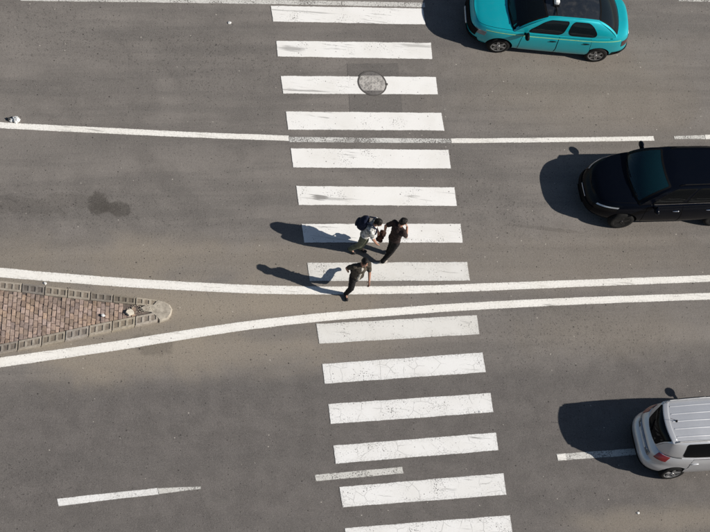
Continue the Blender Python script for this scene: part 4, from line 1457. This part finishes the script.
M['cl_brown'] = cloth('jacket_dark_brown', (0.062, 0.052, 0.040), 0.35)
M['cl_black'] = cloth('trousers_black', (0.012, 0.011, 0.011), 0.3)
M['cl_pale'] = cloth('shirt_pale', (0.42, 0.39, 0.34), 0.2, pattern=0.5)
M['cl_white'] = cloth('shirt_white_print', (0.60, 0.58, 0.55), 0.15, pattern=0.75)
M['cl_olive'] = cloth('trousers_olive', (0.125, 0.13, 0.09), 0.25)
M['cl_top'] = cloth('top_dark_plum', (0.033, 0.022, 0.020), 0.35)
M['cl_navy'] = cloth('backpack_navy', (0.011, 0.015, 0.034), 0.3)
M['cl_bag'] = cloth('bag_brown', (0.060, 0.026, 0.018), 0.3)
M['shoe_dark'] = cloth('shoe_dark', (0.022, 0.020, 0.020), 0.2, 0.6)
M['shoe_light'] = cloth('shoe_beige', (0.30, 0.27, 0.235), 0.15, 0.6)
M['shoe_white'] = cloth('shoe_white', (0.46, 0.45, 0.42), 0.15, 0.6)

# lone walker hurrying towards the lower carriageway, rear leg kicked back
J1 = dict(pelvis=(0.06, -0.10, 0.92), chest=(0.05, -0.09, 1.22), neck=(0.055, -0.07, 1.44), head=(0.085, -0.05, 1.585),
          sl=(0.06, 0.105, 1.385), sr=(0.03, -0.265, 1.385),
          el=(0.16, 0.155, 1.12), wl=(0.29, 0.15, 0.90), er=(-0.08, -0.36, 1.13), wr=(-0.13, -0.28, 0.90),
          hr=(0.06, -0.19, 0.90), kr=(0.18, -0.20, 0.50), ar=(0.10, -0.22, 0.09), tr=(0.26, -0.24, 0.045),
          hl=(0.06, -0.01, 0.90), kl=(-0.03, -0.02, 0.50), al=(-0.40, 0.08, 0.33), tl=(-0.50, 0.12, 0.21))
person((352, 290), R(-70), 'walker in dark brown jacket crossing alone, one leg kicked back', J1, M['cl_brown'], M['cl_black'], M['shoe_dark'], 'short', -0.1, 0.25, 1.0, jacket=M['cl_pale'])

# walker with the backpack, leaning forward, facing image right
J2 = dict(pelvis=(0.0, -0.03, 0.93), chest=(0.07, -0.01, 1.22), neck=(0.12, 0, 1.42), head=(0.18, 0.02, 1.545),
          sl=(0.10, 0.18, 1.36), sr=(0.10, -0.18, 1.36),
          el=(0.10, 0.26, 1.10), wl=(0.24, 0.22, 0.90), er=(0.23, -0.21, 1.11), wr=(0.35, -0.14, 0.88),
          hl=(0.0, 0.06, 0.90), kl=(0.07, 0.06, 0.50), al=(0.02, 0.05, 0.09), tl=(0.18, 0.05, 0.045),
          hr=(0.0, -0.12, 0.90), kr=(-0.02, -0.12, 0.48), ar=(-0.20, -0.12, 0.13), tr=(-0.06, -0.13, 0.045))
r2, V2, T2 = person((358, 251), R(-20), 'walker in pale patterned shirt and olive trousers, wearing a navy backpack', J2, M['cl_white'], M['cl_olive'], M['shoe_dark'], 'short', -0.15, 0.35)

# companion in dark clothes, forearm raised to the face
J3 = dict(pelvis=(0.07, 0.03, 0.91), chest=(0.10, 0.07, 1.21), neck=(0.15, 0.09, 1.41), head=(0.21, 0.10, 1.545),
          sl=(0.12, 0.255, 1.35), sr=(0.15, -0.085, 1.35),
          el=(-0.02, 0.37, 1.12), wl=(-0.02, 0.33, 0.88), er=(0.27, -0.12, 1.10), wr=(0.31, 0.0, 1.36), hdr=(-0.25, 0.15, 1.0), hnr=(-1, 0.4, 0),
          hl=(0.07, 0.12, 0.88), kl=(0.16, 0.12, 0.50), al=(0.14, 0.10, 0.09), tl=(0.30, 0.10, 0.045),
          hr=(0.07, -0.06, 0.88), kr=(0.03, -0.06, 0.47), ar=(-0.17, -0.07, 0.13), tr=(-0.03, -0.08, 0.045))
r3, V3, T3 = person((385, 259), R(35), 'walker in dark top and trousers with one forearm raised to the face', J3, M['cl_top'], M['cl_black'], M['shoe_light'], 'short', -0.3, 0.3, 0.96, 0.0)


# ---- backpack worn by the second walker
def world_of(root, v): return Matrix.Translation(root.location) @ Matrix.Rotation(root.rotation_euler.z, 4, 'Z') @ Vector(v)


bx = world_of(r2, V2['chest'] + (T2 @ Vector((-0.24, 0.03, 0.0))))
bp = empty('backpack', tuple(bx), r2.rotation_euler.z)
tag(bp, 'navy backpack on the back of the olive trousered walker', 'backpack')
tl = Matrix.Rotation(0.22, 4, 'Y')
bm = bmesh.new()
ellip(bm, (0, 0, 0), (0.125, 0.165, 0.27), tl)
ellip(bm, tl @ Vector((0.03, 0, -0.06)), (0.13, 0.17, 0.19), tl)
fuse('bag_body', bm, M['cl_navy'], bp, 0.011, 3, 0.008)
bm = bmesh.new()
ellip(bm, tl @ Vector((-0.11, 0, -0.08)), (0.055, 0.125, 0.12), tl)
fuse('front_pocket', bm, M['cl_navy'], bp, 0.01, 2, 0.004)
bm = bmesh.new()
for k in range(9):
    a0 = math.pi * k / 8
    ellip(bm, tl @ Vector((0.05, 0.045 * math.cos(a0), 0.235 + 0.045 * math.sin(a0))), (0.012, 0.012, 0.012), None, 8)
fuse('grab_handle', bm, M['cl_black'], bp, 0.006, 1)
for s in (1, -1):
    bm = bmesh.new()
    q = [Vector((0.10, s * 0.10, 0.20)), Vector((0.24, s * 0.12, 0.23)), Vector((0.385, s * 0.125, 0.13)), Vector((0.40, s * 0.13, -0.05)), Vector((0.28, s * 0.17, -0.20)), Vector((0.10, s * 0.14, -0.22))]
    for a, b in zip(q[:-1], q[1:]): capsule(bm, a, 0.02, b, 0.02, 8)
    fuse('shoulder_strap', bm, M['cl_navy'], bp, 0.01, 2)

# ---- brown bag hanging from the companion's hand
hb = world_of(r3, V3['wl'] + Vector((-0.02, 0.03, -0.06)))
bag = empty('handbag', (hb.x, hb.y, hb.z - 0.245), r3.rotation_euler.z + 0.5)
tag(bag, 'small brown handbag held between the two companions', 'bag')
bm = bmesh.new()
for q in ((.10, .02), (-.10, .02), (.08, .13), (-.08, .13)): capsule(bm, (q[0], 0.035, q[1]), 0.055, (q[0], -0.035, q[1]), 0.055)
ellip(bm, (0, 0, 0.07), (0.15, 0.075, 0.10))
fuse('bag_body', bm, M['cl_bag'], bag, 0.009, 4, 0.010)
bm = bmesh.new()
q = [Vector((0.11, 0, 0.14)), Vector((0.07, 0, 0.21)), Vector((0, 0, 0.245)), Vector((-0.07, 0, 0.21)), Vector((-0.11, 0, 0.14))]
for a, b in zip(q[:-1], q[1:]): capsule(bm, a, 0.012, b, 0.012, 8)
fuse('handle', bm, M['cl_bag'], bag, 0.007, 2)

# ------------------------------------------------------------------ litter and grit
M['litter_white'] = simple('litter_white', (0.72, 0.71, 0.68), 0.6)
M['litter_dark'] = simple('litter_dark', (0.03, 0.03, 0.03), 0.6)


def crumple(name, p, r, mat, label, cat, parent=None, seed=0):
    bm = bmesh.new()
    bmesh.ops.create_icosphere(bm, subdivisions=3, radius=1)
    for v in bm.verts:
        n = mnoise.noise(v.co * 1.9 + Vector((seed, 0, 0))) + 0.6 * mnoise.noise(v.co * 4.3 + Vector((0, seed, 0)))
        v.co = v.co * (1 + 0.45 * n)
        v.co = Vector((v.co.x * r[0], v.co.y * r[1], max(0.002, (v.co.z + 0.55) * r[2])))
    o = bm_obj(name, bm, mat, parent)
    o.location = p
    if label: tag(o, label, cat)
    return o


p = G(15, 120.5)
lt = empty('plastic_litter', (p.x, p.y, 0)); tag(lt, 'crumpled white plastic litter lying beside the upper left lane line', 'litter')
crumple('crumpled_sheet', (0.02, 0, 0), (0.10, 0.085, 0.06), M['litter_white'], None, None, lt, 3)
crumple('torn_flap', (-0.09, -0.02, 0), (0.05, 0.05, 0.03), M['litter_white'], None, None, lt, 8)
crumple('dark_lid', (-0.15, 0.0, 0), (0.05, 0.045, 0.04), M['litter_dark'], None, None, lt, 5)
p = G(130, 312, ZI + 0.02)
sb_ = bmesh.new()
vs_ = [(-.11, -.02), (-.02, -.10), (.11, -.03), (.08, .05), (.02, .09), (-.08, .05)]
lo = [sb_.verts.new((x, y, -0.03)) for x, y in vs_]; hi = [sb_.verts.new((x * .9, y * .9, 0.015)) for x, y in vs_]
for i in range(6): sb_.faces.new((lo[i], lo[(i + 1) % 6], hi[(i + 1) % 6], hi[i]))
sb_.faces.new(hi)
M['pale_stone'] = simple('pale_stone', (0.60, 0.54, 0.44), 0.85, bump=0.3)
st = bm_obj('broken_slab', sb_, M['pale_stone']); st.location = p
tag(st, 'pale broken slab lying on the bricks near the island tip', 'stone')
p = G(132, 316, ZI)
for k, (px, py, r_) in enumerate(((229.5, 23, .045), (45, 283.5, .04), (480, 412, .035), (103, 315.5, .045), (638, 513, .035))):
    q = G(px, py, ZI if k == 3 else 0.0)
    crumple('paper_scrap', q, (r_, r_ * .8, .02), M['litter_white'], ['white paper scrap lying above the left end of the crosswalk', 'white paper scrap beside the kerb along the upper centre line', 'white paper scrap between the lower crosswalk stripes', 'white paper scrap lying on the island bricks', 'white paper scrap on the asphalt below the silver hatchback'][k], 'litter', None, k * 2.7)

# loose grit: two joined scatters, nobody could count it
for nm, mat, n, seed, zones in (('road_grit', M['kerb'], 300, 5, None), ('island_rubble', M['nose'], 60, 6, (143, 309))):
    rg = random.Random(seed)
    vs, fs = [], []
    for k in range(n):
        if zones: c = G(zones[0] + rg.gauss(0, 8), zones[1] + rg.gauss(0, 2.5), ZI)
        else:
            if rg.random() < 0.3: c = G(rg.uniform(0, 330), 300 + rg.gauss(0, 30))
            else: c = G(rg.uniform(-40, 750), rg.uniform(-30, 560))
        r_ = rg.uniform(0.005, 0.013) * (1.9 if zones else 1)
        b0 = len(vs)
        for (x, y, z) in ((1, 0, .2), (0, 1, .2), (-1, 0, .2), (0, -1, .2), (0, 0, 1)):
            vs.append((c.x + x * r_ * rg.uniform(.6, 1.2), c.y + y * r_ * rg.uniform(.6, 1.2), c.z + z * r_ * rg.uniform(.6, 1.3) + 0.003))
        fs += [(b0, b0 + 1, b0 + 4), (b0 + 1, b0 + 2, b0 + 4), (b0 + 2, b0 + 3, b0 + 4), (b0 + 3, b0, b0 + 4)]
    o = mesh_obj(nm, vs, fs, mat)
    tag(o, 'loose grit scattered over the asphalt' if not zones else 'crumbled concrete rubble at the tip of the island', 'grit' if not zones else 'rubble', None, 'stuff')
